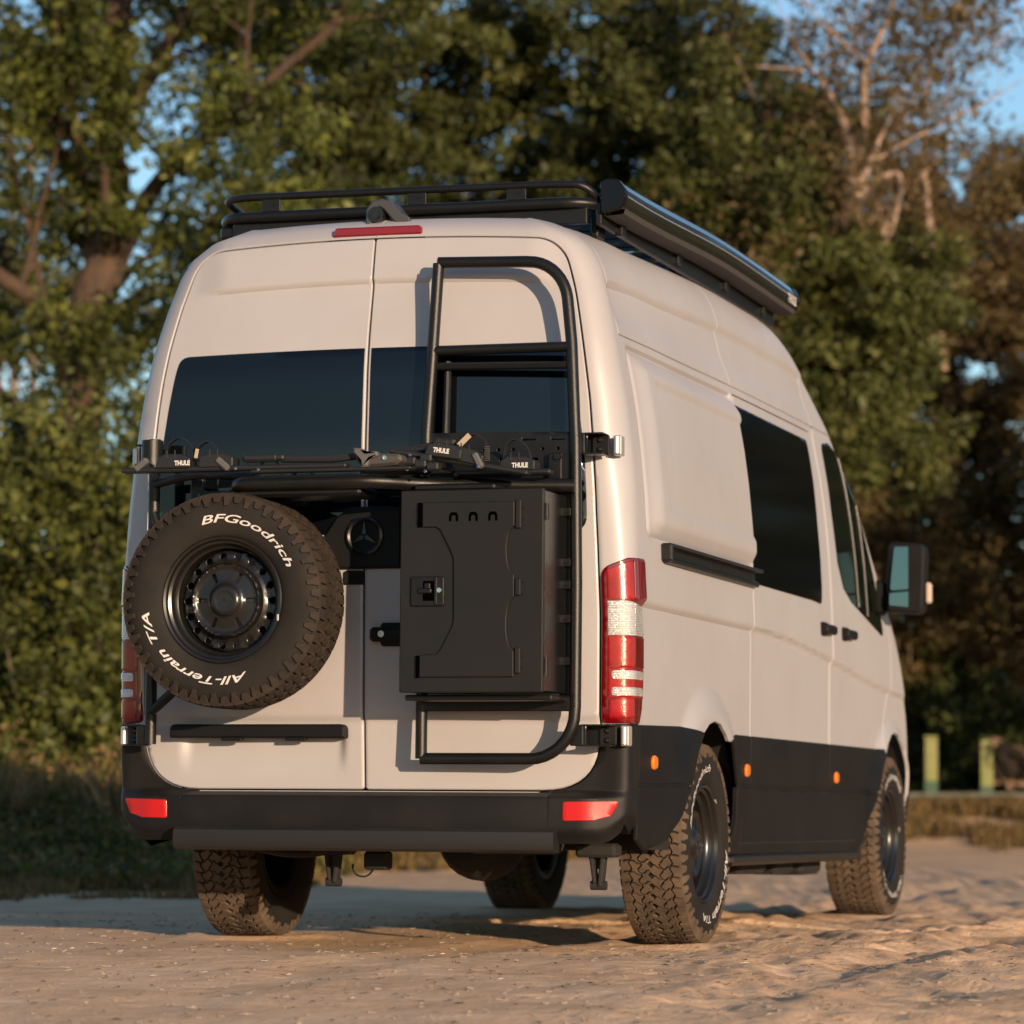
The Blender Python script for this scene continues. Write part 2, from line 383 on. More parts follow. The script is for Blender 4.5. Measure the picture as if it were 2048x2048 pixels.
# outlines in (s, v)
rear_arch = [(1.40, .36), (1.47, .40), (1.61, .52), (1.70, .62), (1.79, .74), (1.88, .80), (1.97, .838), (2.06, .852), (2.16, .842), (2.26, .80), (2.34, .73), (2.40, .60), (2.43, .47), (2.43, .36)]
front_arch = [(5.05, .36), (5.13, .42), (5.30, .61), (5.42, .76), (5.52, .84), (5.62, .885), (5.73, .90), (5.86, .885), (5.98, .82), (6.05, .72), (6.09, .55), (6.10, .36)]
dtop, dbot = 2.567, .575
door_hole = rnd([(0, dbot-.006), (.80, dbot-.006), (.80, dtop+.006), (0, dtop+.006)], [0, .20, .085, 0], 10)
body_out = [(0, .50), (.99, .50), (1.01, .78), (1.84, .78)]+rear_arch[5:10]+[(2.29, .78), (5.44, .78)]+front_arch[4:]+[(6.45, .36), (6.5, .7), (6.45, .95), (6.25, 1.25), (6.02, 1.40), (5.72, 1.62), (5.38, 1.95), (5.08, 2.234), (1.045, 2.234), (1.03, 2.40), (1.03, 2.66), (0, 2.66), (0, dtop+.006)]
body_out += [p for p in door_hole[::-1] if p[0] > 0]+[(0, dbot-.006)]
roof_sides = [[(1.049, 2.2375), (2.763, 2.2375), (2.763, 2.60), (2.80, 2.66), (1.034, 2.66), (1.034, 2.40)], [(2.766, 2.2375), (4.298, 2.2375), (4.34, 2.45), (4.42, 2.60), (4.44, 2.66), (2.803, 2.66), (2.766, 2.60)], [(4.301, 2.2375), (5.075, 2.2375), (5.02, 2.28), (4.85, 2.42), (4.62, 2.545), (4.50, 2.60), (4.443, 2.66), (4.423, 2.60), (4.343, 2.45)]]
g = .0045
slide_door = rnd([(2.76, .785), (4.27, .785), (4.27, 2.205), (2.76, 2.205)], [.02, .03, .05, .03], 4)
front_door = rnd([(4.30, .785), (5.40, .785), (5.46, .88), (5.62, 1.10), (5.62, 1.34), (5.42, 1.52), (5.24, 1.72), (5.05, 1.95), (4.90, 2.13), (4.72, 2.235), (4.30, 2.235)], [.03, .06, .1, .06, .03, .03, 0, 0, .08, .12, .05], 4)
def grow(P, d): return inset(P, -d)
bodyR = panel('body_side', body_out, Fs, paint, van, holes=[grow(slide_door, g), grow(front_door, g)], res=.011, t=.016)
for ro in roof_sides:
    for FF in (Fs, FsL): panel('roof_side', ro, FF, paint, van, res=.013 if FF is Fs else .05, t=.012, e=.003)
body_outL = body_out
bodyL = panel('body_side', body_outL, FsL, paint, van, res=.06, t=.016)
bodyL['label'] = 'left side panel in shade'; bodyR['label'] = 'sunlit right side panel with blank embossed section'
sd_o = panel('sliding_door', slide_door, Fs, paint, van, res=.0125, t=.016)
fd_o = panel('front_door', front_door, Fs, paint, van, res=.016, t=.016)
rd = rnd([(.0035, dbot), (.794, dbot), (.794, dtop), (.0035, dtop)], [.012, .19, .08, .01], 10)
rdR = panel('rear_door', rd, Fs, paint, van, res=.0115, t=.018); rdR['label'] = 'right rear door'
rdL = panel('rear_door', rd, FsL, paint, van, res=.0115, t=.018); rdL['label'] = 'left rear door with number plate recess'
# inner dark backing behind the door gaps, underbody and arches
def grid(F, s0, s1, v0, v1, n, m_, name, mm, parent, off=0, shrink=1.0):
    s, v = np.meshgrid(np.linspace(s0, s1, n), np.linspace(v0, v1, m_)); P = F(s.ravel(), v.ravel())
    P = P*np.array([shrink, 1, 1]); F_ = [(j*n+i, j*n+i+1, (j+1)*n+i+1, (j+1)*n+i) for j in range(m_-1) for i in range(n-1)]
    return P, F_
mb = MB()
for FF in (Fs, FsL):
    P, F_ = grid(FF, 2.5, 6.0, .90, 2.55, 40, 20, '', None, None); P[:, 0] -= np.sign(P[:, 0])*.03; mb.add(P, F_)
    P, F_ = grid(FF, 0, .86, .5, 2.58, 12, 30, '', None, None); P[:, 1] += .035; P[:, 0] *= .985; mb.add(P, F_)
mb.obj('inner_shell', dark, van)
mb = MB()
for FF in (Fs, FsL):
    P, F_ = grid(FF, 1.0, 5.2, 2.21, 2.66, 50, 10, '', None, None); P[:, 0] -= np.sign(P[:, 0])*.006; mb.add(P, F_)
mb.obj('roof_joint_filler', paint, van)
# roof skin and nose
mb = MB()
ss = np.concatenate([np.linspace(0, .8, 14), np.linspace(.82, 1, 10), np.linspace(1.05, 3.9, 50)])
for FF in (Fs, FsL):
    E = FF(ss, np.full_like(ss, 2.658)); K = 10; V = []
    for k in range(K+1):
        q = k/K; C_ = E.copy(); C_[:, 0] = 0; C_[:, 1] = np.clip(E[:, 1], -.55, 2.2); C_[:, 2] = 2.66+.04*sstep(C_[:, 1], -.6, .6)+.05*sstep(C_[:, 1], -.9, 0)
        p = E*(1-q)+C_*q; p[:, 2] = E[:, 2]+(C_[:, 2]-E[:, 2]+.012)*(1-(1-q)**2)*.9
        V.append(p)
    V = np.concatenate(V); n = len(ss); F_ = [(j*n+i, j*n+i+1, (j+1)*n+i+1, (j+1)*n+i) for j in range(K) for i in range(n-1)]
    if FF is FsL: F_ = [f[::-1] for f in F_]
    mb.add(V, F_)
mb.obj('roof', paint, van, ang=0)
def nose(v0, v1, name, mm, n=26, m_=24, o=0):
    mb = MB()
    for sg in (1, -1):
        v = np.linspace(v0, v1, m_); V = []
        for vv in v:
            st = float(Yf0(vv))+2-.02+.0; te = .48*pi/2; X = float(Xp(vv)); end = st+te+max(X-.48, .05)
            a = np.linspace(st+te*.45, end, n); V.append(Fs(a, np.full(n, vv))*np.array([sg, 1, 1]))
        V = np.concatenate(V); V[:, 1] += o; F_ = [(j*n+i, j*n+i+1, (j+1)*n+i+1, (j+1)*n+i) for j in range(m_-1) for i in range(n-1)]
        if sg < 0: F_ = [f[::-1] for f in F_]
        mb.add(V, F_)
    return mb.obj(name, mm, van, ang=0)
nose(.36, 2.66, 'bonnet', paint, 26, 40)
nose(1.52, 2.33, 'windscreen', glass, 22, 14, .012)
mb = MB(); mb.box((0, 1.75, .62), (1.86, 2.55, .42), .03); mb.box((0, -.76, .60), (1.50, .52, .36), .05); mb.box((0, .1, .85), (1.3, 1.2, .5), .03); mb.box((0, 3.6, .75), (1.2, 1.0, .6), .05)
mb.box((0, 1.4, .42), (1.2, 3.2, .10), .03)
mb.obj('underbody', dark, van)
for yc, r in ((.06, .53), (3.66, .50)):
    for sg in (1, -1):
        V = []; n = 20
        for x in (.55, .965):
            for k in range(n+1): a = pi*k/n; V.append((sg*x, yc-r*cos(a), .36+r*sin(a)))
        F_ = [(i, i+1, n+2+i, n+1+i) for i in range(n)]+[tuple(range(n+1))]; MB().add(V, F_).obj('arch_liner', dark, van)

# glass
def glasspane(name, out, F=Fs, m=glass, off=.002, **k):
    o = panel(name, out, F, m, van, res=.018 if F is Fs else .03, t=.006, off=off, e=.002, **k)
    return o
wl = rnd([(.012, 1.50), (.765, 1.50), (.768, 1.75), (.752, 2.10), (.745, 2.178), (.012, 2.178)], [.02, .06, 0, 0, .06, .004], 6)
glasspane('rear_window', wl); glasspane('rear_window', wl, FsL)
sw = rnd([(2.775, 1.435), (3.90, 1.432), (4.07, 1.425), (4.085, 1.50), (4.09, 1.80), (4.13, 2.10), (4.13, 2.165), (2.775, 2.168)], [.01, 0, .05, 0, 0, 0, .06, .01], 5)
glasspane('side_window', sw, m=glass_s, off=.003)
fwn = rnd([(4.45, 2.18), (4.43, 1.85), (4.46, 1.64), (4.56, 1.53), (4.72, 1.475), (5.46, 1.345), (5.40, 1.46), (5.23, 1.70), (5.04, 1.95), (4.92, 2.09), (4.80, 2.165), (4.62, 2.20)], .05, 5)
glasspane('door_window', fwn, m=glass_g, off=.002)
sealp = [(4.44+.42, 2.15), (4.875, 2.15), (4.91, 1.45), (4.885, 1.45)]
mb = MB()
for a_, b_ in (((4.80, 2.15), (4.87, 1.46)), ((5.02, 1.95), (5.07, 1.43))):
    q = Fs(np.linspace(a_[0], b_[0], 10), np.linspace(a_[1], b_[1], 10)); q[:, 0] += .004; mb.tube([tuple(p) for p in q], .007, 6)
mb.obj('window_divider', steel, fd_o)
glasspane('side_window', rnd([(2.775, 1.435), (4.08, 1.435), (4.13, 2.178), (2.775, 2.18)], .04, 4), FsL)
# black hatch moulding down the right edge of the right rear window
# cladding
def clad(out, F=Fs, m=black, off=.006, label=None, name='cladding_panel', t=.012):
    o = panel(name, out, F, m, van, res=.03, t=t, off=off, e=.004)
    return o
clad(rnd([(1.035, .60), (1.705, .605), (1.785, .725), (1.865, .795), (1.865, .806), (1.62, .822), (1.035, .812)], .01, 3))
clad([(1.40, .385)]+[(1.47, .40), (1.61, .52), (1.695, .597), (1.035, .593), (1.03, .40), (1.15, .36)])
for po in ([(1.045, .40), (1.47, .41), (1.61, .53), (1.70, .63), (1.86, .80), (1.045, .806)], [(2.43, .40), (5.10, .40), (5.42, .79), (2.43, .805)]): panel('cladding_base', po, Fs, black, van, res=.04, t=.004, off=.0015, e=.001)
clad(rnd([(2.425, .612), (2.755, .612), (2.755, .812), (2.50, .812), (2.425, .787), (2.33, .79), (2.36, .74), (2.40, .66)], .012, 3))
clad(rnd([(2.765, .612), (4.278, .612), (4.278, .812), (2.765, .812)], .01, 3))
clad(rnd([(4.290, .612), (5.29, .612), (5.43, .78), (5.43, .812), (4.290, .812)], .01, 3))
clad(rnd([(2.425, .335), (4.95, .325), (5.05, .36), (5.28, .600), (2.425, .604)], .012, 3), t=.02)
clad(rnd([(2.425, .335), (4.95, .325), (5.05, .36), (5.43, .80), (2.425, .812)], .012, 3), FsL, t=.02)
clad([(1.40, .385)]+[(1.47, .40), (1.61, .52), (1.70, .62), (1.865, .80), (1.035, .812), (.985, .44), (1.15, .36)], FsL)
clad(rnd([(6.08, .36), (6.7, .36), (6.75, .62), (6.08, .62)], .02, 3))
q = Fs(np.linspace(2.52, 4.86, 20), np.full(20, .382)); mb = MB(); mb.tube([(p[0]+.004, p[1], p[2]) for p in q], .006, 6); q[:, 2] = .318; mb.box((.95, 1.75, .312), (.06, 2.55, .045), .012); mb.obj('sill_rail', steel, van)
mb = MB()
for yy, zz, ww, hh in ((.9, .27, .25, .05), (1.4, .255, .5, .06), (2.0, .25, .35, .07), (2.55, .245, .4, .08)): mb.box((.72, yy, zz+.02), (.25, ww, hh), .02)
mb.obj('side_skid', dark, van)

# rear bumper
def ring_pts(s0, s1, n=40): return np.linspace(s0, s1, n)
def sweep(prof, s0, s1, name, m, n=60, vref=.60, ang=30, sgn=(1,)):
    """sweep a closed (offset outward, z) profile along the body plan"""
    a = ring_pts(s0, s1, n); b_ = Fs(a, np.full(n, vref)); h = 1e-3; d = Fs(a+h, np.full(n, vref))-Fs(a-h, np.full(n, vref)); d[:, 2] = 0; d /= np.linalg.norm(d, axis=1, keepdims=True)
    N = np.stack([d[:, 1], -d[:, 0]], -1); V = []; m_ = len(prof)
    for i in range(n):
        for o_, z in prof: V.append((b_[i, 0]+N[i, 0]*o_, b_[i, 1]+N[i, 1]*o_, z))
    F_ = [(i*m_+k, i*m_+(k+1) % m_, (i+1)*m_+(k+1) % m_, (i+1)*m_+k) for i in range(n-1) for k in range(m_)]
    F_ = [f[::-1] for f in F_]+[tuple(range(m_)), tuple(reversed(range((n-1)*m_, n*m_)))]
    return MB().add(V, F_).obj(name, m, van, ang=ang)
pr_c = [(-.03, .37), (.050, .385), (.066, .41), (.070, .44), (.070, .535), (.062, .552), (.035, .562), (.012, .566), (-.03, .566)]
o = sweep(pr_c, -.638, .638, 'bumper_centre', clad_dusty)
def corner_pt(a, z):
    """point on the bumper corner at plan parameter a and height z (arrays)"""
    a = np.asarray(a, float); z = np.asarray(z, float); zz = np.maximum(z, .36); h = 1e-3
    P = Fs(a, zz); d = Fs(a+h, zz)-Fs(a-h, zz); N = np.stack([d[..., 1], -d[..., 0], 0*a], -1); N /= np.linalg.norm(N, axis=-1, keepdims=True)
    fade = 1-.84*sstep(a, .74, .93); bot = .385+.07*sstep(a, .80, .93)*(1-.5*sstep(a, .95, 1.03))
    o_ = np.where(z < .545, .070*fade, .070*fade-(.050*fade-.004)*sstep(z, .545, .575))-.03*(1-sstep(z, bot, bot+.05))
    P = P+N*o_[..., None]; P[..., 2] = z; return P
def clean_corner(sg):
    # corner of the bumper wraps from the rear face round to the side; top rises beside the door
    s_ = np.linspace(.642, 1.028, 34); V = []
    rows = 20
    for a in s_:
        top = .577; bot = .385+.07*float(sstep(a, .80, .93))*(1-.5*float(sstep(a, .95, 1.03)))
        zs = np.concatenate([np.linspace(bot, .545, 12), np.linspace(.545, .575, 4)[1:]*1.0, np.linspace(.575, max(top, .576), 7)[1:]])
        for P in corner_pt(np.full(len(zs), a), zs): V.append(tuple(P))
    n = rows+1; F_ = [(i*n+k, (i+1)*n+k, (i+1)*n+k+1, i*n+k+1) for i in range(len(s_)-1) for k in range(rows)]
    # back face row for thickness
    m0 = len(V); W = [(v[0]*.93, v[1]+.06, v[2]) for v in V]; bnd = [i*n for i in range(len(s_))]+[(len(s_)-1)*n+k for k in range(1, n)]+[i*n+rows for i in range(len(s_)-2, -1, -1)]+[k for k in range(rows-1, 0, -1)]
    idx = {b_: m0+i for i, b_ in enumerate(bnd)}; V += [W[b_] for b_ in bnd]
    for i in range(len(bnd)): a_, b_ = bnd[i], bnd[(i+1) % len(bnd)]; F_.append((b_, a_, idx[a_], idx[b_]))
    if sg < 0: V = [(-x, y, z) for x, y, z in V]; F_ = [f[::-1] for f in F_]
    return MB().add(V, F_).obj('bumper_corner', clad_dusty, van, ang=40)
bc = [clean_corner(1), clean_corner(-1)]
# black trim between door corner and tail light
dc_ = [tuple(p) for p in door_hole if p[0] > .58 and p[1] < .80]
trim = dc_+[(.812, .812), (1.028, .812), (1.028, .545), (.60, .545), (.60, .562)]
for FF in (Fs, FsL): panel('corner_trim', trim, FF, clad_dusty, van, res=.025, t=.012, off=.009)
# step bar
pr = [(.02, .352), (.105, .352), (.125, .362), (.132, .385), (.128, .425), (.110, .437), (.02, .437)]
o = sweep(pr, -.635, .668, 'step_bar', plastic, n=40)
for sg in (1, -1):
    FF = Fs if sg > 0 else FsL
    bo = bc[0 if sg > 0 else 1]
    def Fo(s, v, sg=sg): return corner_pt(s, v)*np.array([sg, 1, 1])
    o = panel('reflector', rnd([(.690, .466), (.790, .468), (.842, .484), (.868, .538), (.690, .534)], .008, 3), Fo, refl, bo, res=.02, t=.012, off=.004, e=.002, neg=sg < 0)
# tail lights
for sg, FF in ((1, Fs), (-1, FsL)):
    lo = rnd([(.803, .815), (1.012, .812), (1.045, .87), (1.058, 1.0), (1.052, 1.13), (1.022, 1.245), (1.035, 1.27), (1.022, 1.41), (.90, 1.405), (.806, 1.372)], [.01, .02, .02, 0, 0, .004, .004, .004, .03, .05], 4)
    tl = panel('tail_light', lo, FF, reddk, van, res=.02, t=.02, off=.010 if sg > 0 else .003, e=.004)
    def lens(pts, m, off=.0135, name='light_lens', r=.004):
        o = panel(name, rnd(pts, r, 3), FF, m, tl, res=.015, t=.008, off=off if sg > 0 else off-.007, e=.0015)
    lens([(.820, 1.256), (.925, 1.256), (.925, 1.392), (.90, 1.392), (.820, 1.362)], red)
    lens([(.929, 1.256), (1.026, 1.262), (1.016, 1.40), (.929, 1.398)], reddk)
    lens([(.820, 1.128), (.932, 1.128), (.932, 1.250), (.820, 1.250)], clearl)
    lens([(.935, 1.128), (1.046, 1.130), (1.018, 1.245), (.935, 1.250)], clearl)
    lens([(.820, 1.012), (.932, 1.012), (.932, 1.124), (.820, 1.124)], red)
    lens([(.935, 1.012), (1.050, 1.012), (1.048, 1.124), (.935, 1.124)], reddk)
    lens([(.820, .905), (1.046, .905), (1.050, 1.009), (.820, 1.009)], red, .0125)
    lens([(.832, .972), (1.035, .972), (1.035, 1.002), (.832, 1.002)], clearl, .0155, r=.01)
    lens([(.832, .912), (1.035, .912), (1.035, .943), (.832, .943)], clearl, .0155, r=.01)
    lens([(.824, .835), (.932, .832), (.932, .900), (.824, .900)], red)
# side markers
for s_, v_ in ((1.235, .68), (2.69, .672), (4.42, .664)):
    o = panel('side_marker', rnd([(s_-.034, v_-.026), (s_+.034, v_-.026), (s_+.034, v_+.026), (s_-.034, v_+.026)], .024, 4), Fs, amber, van, res=.02, t=.02, off=.016, e=.006)
# door handles, slider track
for s_, p_ in ((4.13, sd_o), (4.58, fd_o)):
    q = Fs(np.array([s_]), np.array([1.315]))[0]
    for nm, c, d, m_, b_ in (('door_handle', (q[0]+.022, q[1]+.0, 1.318), (.03, .20, .042), black, .012),):
        mb = MB(); mb.box(c, d, b_); mb.box((q[0]+.006, q[1]-.05, 1.318), (.03, .09, .06), .012); mb.obj(nm, m_, p_)
    mb = MB(); P = [(q[1]+.02+.075*cos(t), 1.315+.065*sin(t)) for t in np.linspace(0, 2*pi, 20, endpoint=False)]
    mb.prism(P, 0, .001, lambda y, z, h: (float(Xp(z))+.0015+h, y, z)); 
mb = MB(); q0 = Fs(np.array([1.31]), np.array([1.45]))[0]; x0 = q0[0]
mb.box((x0+.022, .04, 1.482), (.045, 1.45, .012), .004); mb.box((x0+.012, .04, 1.428), (.028, 1.45, .022), .005); mb.box((x0+.003, .04, 1.455), (.012, 1.44, .05), .002)
mb.box((x0+.020, -.69, 1.455), (.045, .035, .068), .008)
mb.obj('door_track', steel, van)
# rear centre handle cover with round emblem, door handle, light bar, brake light, camera
def yb(x, z, o=0): return float(Fs(np.array([x*.8/(.87)]), np.array([z]))[0, 1])-o
mb = MB(); P = rnd([(-.145, 1.374), (.150, 1.374), (.150, 1.60), (-.045, 1.60), (-.10, 1.565), (-.145, 1.50)], [.01, .01, .04, .05, .04, .03], 4)
mb.prism(P, -1.14, -1.20, lambda x, z, h: (x, h+.045*(x/.87)**2, z), .008); mb.obj('handle_cover', black, van)
mb = MB()
def emb(x, z, h): return (x+.012, h, z+1.492)
mb.lathe([(.052, .0), (.054, .014), (.062, .018), (.071, .014), (.072, .0)], 40, Matrix.Translation((.012, -1.197, 1.492)) @ Matrix.Rotation(pi/2, 4, 'X'))
for k in range(3):
    a = pi/2+k*2*pi/3; mb.prism([(.0*cos(a)-.010*sin(a), .0+.010*cos(a)), (.056*cos(a), .056*sin(a)), (.010*sin(a), -.010*cos(a))], -1.196, -1.212, emb)
mb.obj('round_star_emblem', rimm, van)
mb = MB(); mb.box((.115, -1.195, 1.134), (.16, .035, .052), .017); mb.box((.13, -1.18, 1.134), (.12, .03, .085), .012); mb.obj('rear_handle', black, van)
mb = MB(); mb.cyl((.082, -1.209, 1.135), (.082, -1.216, 1.135), .012, 20); mb.obj('lock_cylinder', chrome, van)
mb = MB(); mb.box((-.036, -1.179, 1.342), (.078, .02, .05), .008); mb.obj('door_latch_cover', black, van)
mb = MB(); P = rnd([(-.748, .760), (-.062, .758), (-.062, .810), (-.748, .810)], [.008, .008, .022, .022], 4)
mb.prism(P, -1.13, -1.205, lambda x, z, h: (x, h+.03*((x+.4)/.35)**2*.4, z), .008); mb.box((-.50, -1.185, .755), (.08, .03, .012), .003); mb.box((-.25, -1.185, .755), (.08, .03, .012), .003); mb.obj('number_plate_light_bar', black, van)
mb = MB(); P = rnd([(-.175, 2.612), (.182, 2.612), (.172, 2.645), (-.160, 2.645)], .012, 4)
mb.prism(P, -1.0, -1.092, lambda x, z, h: (x, h+.25*x*x, z+.012-.35*x*x), .006); mb.obj('brake_light', redbr, van)
mb = MB(); P = rnd([(-.19, 2.603), (.19, 2.603), (.19, 2.613), (-.19, 2.613)], .003, 2); mb.prism(P, -1.0, -1.086, lambda x, z, h: (x, h+.25*x*x, z+.010-.35*x*x)); mb.obj('brake_light_gasket', black, van)
mb = MB()   # reversing camera
arc = [(-.072, 2.66), (-.070, 2.72), (-.045, 2.752), (-.005, 2.758), (.03, 2.745), (.068, 2.70), (.100, 2.682), (.105, 2.665), (.05, 2.66), (.035, 2.675), (.0, 2.715), (-.02, 2.727), (-.04, 2.715), (-.048, 2.66)]
mb.prism(arc, -.90, -1.00, lambda x, z, h: (x, h, z+.01), .006); mb.obj('camera_bracket', camgrey, van)
mb = MB(); mb.cyl((-.030, -.90, 2.712), (-.030, -1.005, 2.708), .036, 24, .030); mb.cyl((-.030, -1.005, 2.708), (-.030, -1.012, 2.708), .018, 20); mb.box((-.02, -.93, 2.672), (.12, .06, .025), .008); mb.obj('reversing_camera', rimm, van)
mb = MB(); mb.add([(.70, yb(.7, 2.3, .003), 2.25)]*0, [])
# mirror
mir = MB(); P = rnd([(1.035, 1.465), (1.215, 1.452), (1.228, 1.79), (1.05, 1.80)], [.03, .04, .05, .03], 5)
mir.prism(P, 3.42, 3.30, lambda x, z, h: (x, h, z), .012); mir.cyl((.955, 3.36, 1.52), (1.05, 3.36, 1.52), .022, 10); mir.box((.985, 3.37, 1.535), (.10, .07, .17), .02)
mo = mir.obj('wing_mirror', black, van)
def mface(P, nm, m_): 
    b_ = MB(); b_.prism(P, 3.305, 3.296, lambda x, z, h: (x, h+(x-1.13)*.22, z), .0015); return b_.obj(nm, m_, mo)
mface(rnd([(1.062, 1.562), (1.198, 1.575), (1.192, 1.775), (1.082, 1.775)], .015, 4), 'mirror_glass', mirror)
mface(rnd([(1.058, 1.492), (1.196, 1.480), (1.198, 1.566), (1.060, 1.553)], .012, 4), 'mirror_glass', mirror)
b_ = MB(); b_.box((1.236, 3.36, 1.555), (.030, .05, .10), .013); b_.obj('indicator_lamp', mat('mirror_lamp', (.42, .33, .26), .25, coat=.4), mo)
# hangers under the tail
for nm, x, y in (('tow_bracket', -.205, -.9), ('tow_bracket', .815, -.9)):
    mb = MB(); mb.box((x+.016, y, .30), (.018, .05, .14), .006, Matrix.Rotation(R(6), 3, 'Y')); mb.box((x-.018, y, .30), (.014, .05, .12), .005, Matrix.Rotation(R(-8), 3, 'Y')); mb.cyl((x-.028, y, .234), (x+.030, y, .234), .017, 14); mb.box((x, y, .36), (.15, .1, .05), .01); mb.obj(nm, dark, van)
mb = MB(); mb.box((-.03, -.9, .315), (.09, .08, .07), .01)
mb.tube([(-.09+.05*cos(t)*.8, -.9, .30+.035*sin(t)-.01) for t in np.linspace(pi*.9, 2*pi*1.02, 14)], .004, 6); mb.obj('tow_socket', dark, van)
mb = MB(); mb.lathe([(0, .16), (.08, .155), (.14, .12), (.17, .05), (.175, 0), (.17, -.05), (.14, -.12), (.08, -.155), (0, -.16)], 24, Matrix.Translation((.08, .02, .40)) @ Matrix.Rotation(pi/2, 4, 'X')); mb.cyl((-.85, 0, .40), (.85, 0, .40), .05, 16); mb.cyl((0, .1, .40), (0, 2.5, .44), .035, 12)
mb.box((-.45, 0, .46), (.07, 1.4, .05), .01); mb.box((.45, 0, .46), (.07, 1.4, .05), .01); mb.obj('rear_axle', dark, van)
mb = MB(); mb.tube(fillet3([(-.75, -.8, .40), (-.40, -.8, .33), (-.2, -.8, .36)], .1), .018, 8); mb.obj('exhaust_pipe', dark, van)
MB().cyl((.30, -.75, .43), (.62, -.75, .43), .09, 18).obj('silencer', dark, van)
for sg in (-1, 1): MB().cyl((sg*.55, .05, .30), (sg*.48, -.3, .62), .03, 12).obj('shock_absorber', dark, van)
# ------------------------------------------------------------------ wheels (local axis +Z points outward)
TR = .387
def tyre_r(u):   # sidewall profile radius -> axial
    return np.interp(u, [.222, .235, .27, .30, .33, .355, .372], [.105, .116, .127, .131, .128, .121, .112])
def tyre_mb():
    prof = [(.222, .085), (.224, .105), (.235, .116), (.252, .123), (.27, .127), (.30, .131), (.318, .130), (.33, .128), (.345, .124), (.36, .116), (.370, .108), (.376, .095), (.377, .05), (.377, 0)]
    prof = prof+[(r, -h) for r, h in prof[::-1][1:]]
    mb = MB(); mb.lathe([(r, h) for r, h in prof], 96); return mb
N = 56; pitch = 2*pi/N
def tread_mb():
    mb = MB(); rr = random.Random(3)
    def bw(k, u):      # zigzag column borders
        b0 = (0, .042, .079, .121)[k]; am = (.011, .008, .006, .0)[k]; t = (u*1.0+(0, .5, .15, 0)[k]) % 1.0
        tri = 4*abs(t-.5)-1; return b0+am*max(-1, min(1, tri*1.6))
    def place(poly, h0, h1, b):
        n = len(poly); q = inset(poly, b); V = []
        for ring, h in ((poly, h0), (q, h1)):
            for x, w_ in ring:
                hh = h-(.008*max(0, (abs(w_)-.085)/.035)**2); a = x/TR; V.append((hh*cos(a), hh*sin(a), w_))
        F = [tuple(n+i for i in range(n))]+[(i, (i+1) % n, n+(i+1) % n, n+i) for i in range(n)]
        A_ = sum(poly[i-1][0]*poly[i][1]-poly[i][0]*poly[i-1][1] for i in range(n))
        if A_ < 0: F = [f[::-1] for f in F]
        mb.add(V, F)
    PT = pitch*TR
    for i in range(N):
        for sg in (1, -1):
            for k in range(3):
                ph = (0, .42, .12)[k]+(0 if sg > 0 else .5); sk = (.30, -.28, .10)[k]; u0 = i+ph
                us = [0, .25, .5, .75, 1.0]; poly = [((u0+u)*PT, sg*bw(k, u0+u)) for u in us]
                mid = (bw(k, u0)+bw(k+1, u0))/2
                top = [((u0+u+sk)*PT, sg*bw(k+1, u0+u+sk)) for u in us[::-1]]
                poly = poly+[((u0+1+sk*.15)*PT, sg*(mid-.004)), ((u0+1+sk*.85)*PT, sg*(mid+.004))]+top+[((u0+sk*.85)*PT, sg*(mid+.004)), ((u0+sk*.15)*PT, sg*(mid-.004))]
                poly = inset(poly, (.0021 if k < 2 else .0030)+.0004*rr.random()); place([tuple(p) for p in poly], .3745, TR+.0006*rr.uniform(-1, 1), .0011)
    return mb
def shoulder_mb():
    # lugs wrapping down the sidewall
    mb = MB()
    for i in range(N):
        for sg in (1, -1):
            base = (i+(0 if sg > 0 else .5)); L = .333 if i % 2 else .345
            us = [.10, .11, .24, .28, .70, .74, .88, .89]
            rs = [.378, .362, .352, L, L, .350, .360, .378]
            V = []
            for o_ in (0, .0085):
                for u, r in zip(us, rs):
                    a = (base+u)*pitch; f = 1 if o_ == 0 else 1; uu = (u-.48)*(.93 if o_ else 1)+.48; a = (base+uu)*pitch
                    r2_ = r+(.0025 if o_ and r < .35 else 0)
                    if r > .37: z = .108+(o_*.9); r3 = .3785
                    else: z = float(tyre_r(r2_))+o_; r3 = r2_
                    V.append((r3*cos(a), r3*sin(a), sg*z))
            n = 8; F = [tuple(n+k for k in range(n))]+[(k, (k+1) % n, n+(k+1) % n, n+k) for k in range(n)]
            # extra strip to close up to the tread
            if sg > 0: F = [f[::-1] for f in F]
            if sg > 0: F = [f[::-1] for f in F]; F = [f for f in F]
            mb.add(V, [f[::-1] if sg < 0 else f for f in F])
    return mb
def rim_depth(r):
    return np.interp(r, [0, .045, .055, .105, .130, .142, .148, .178, .184, .190], [.060, .060, .060, .050, .046, .040, .034, .034, .026, .012])
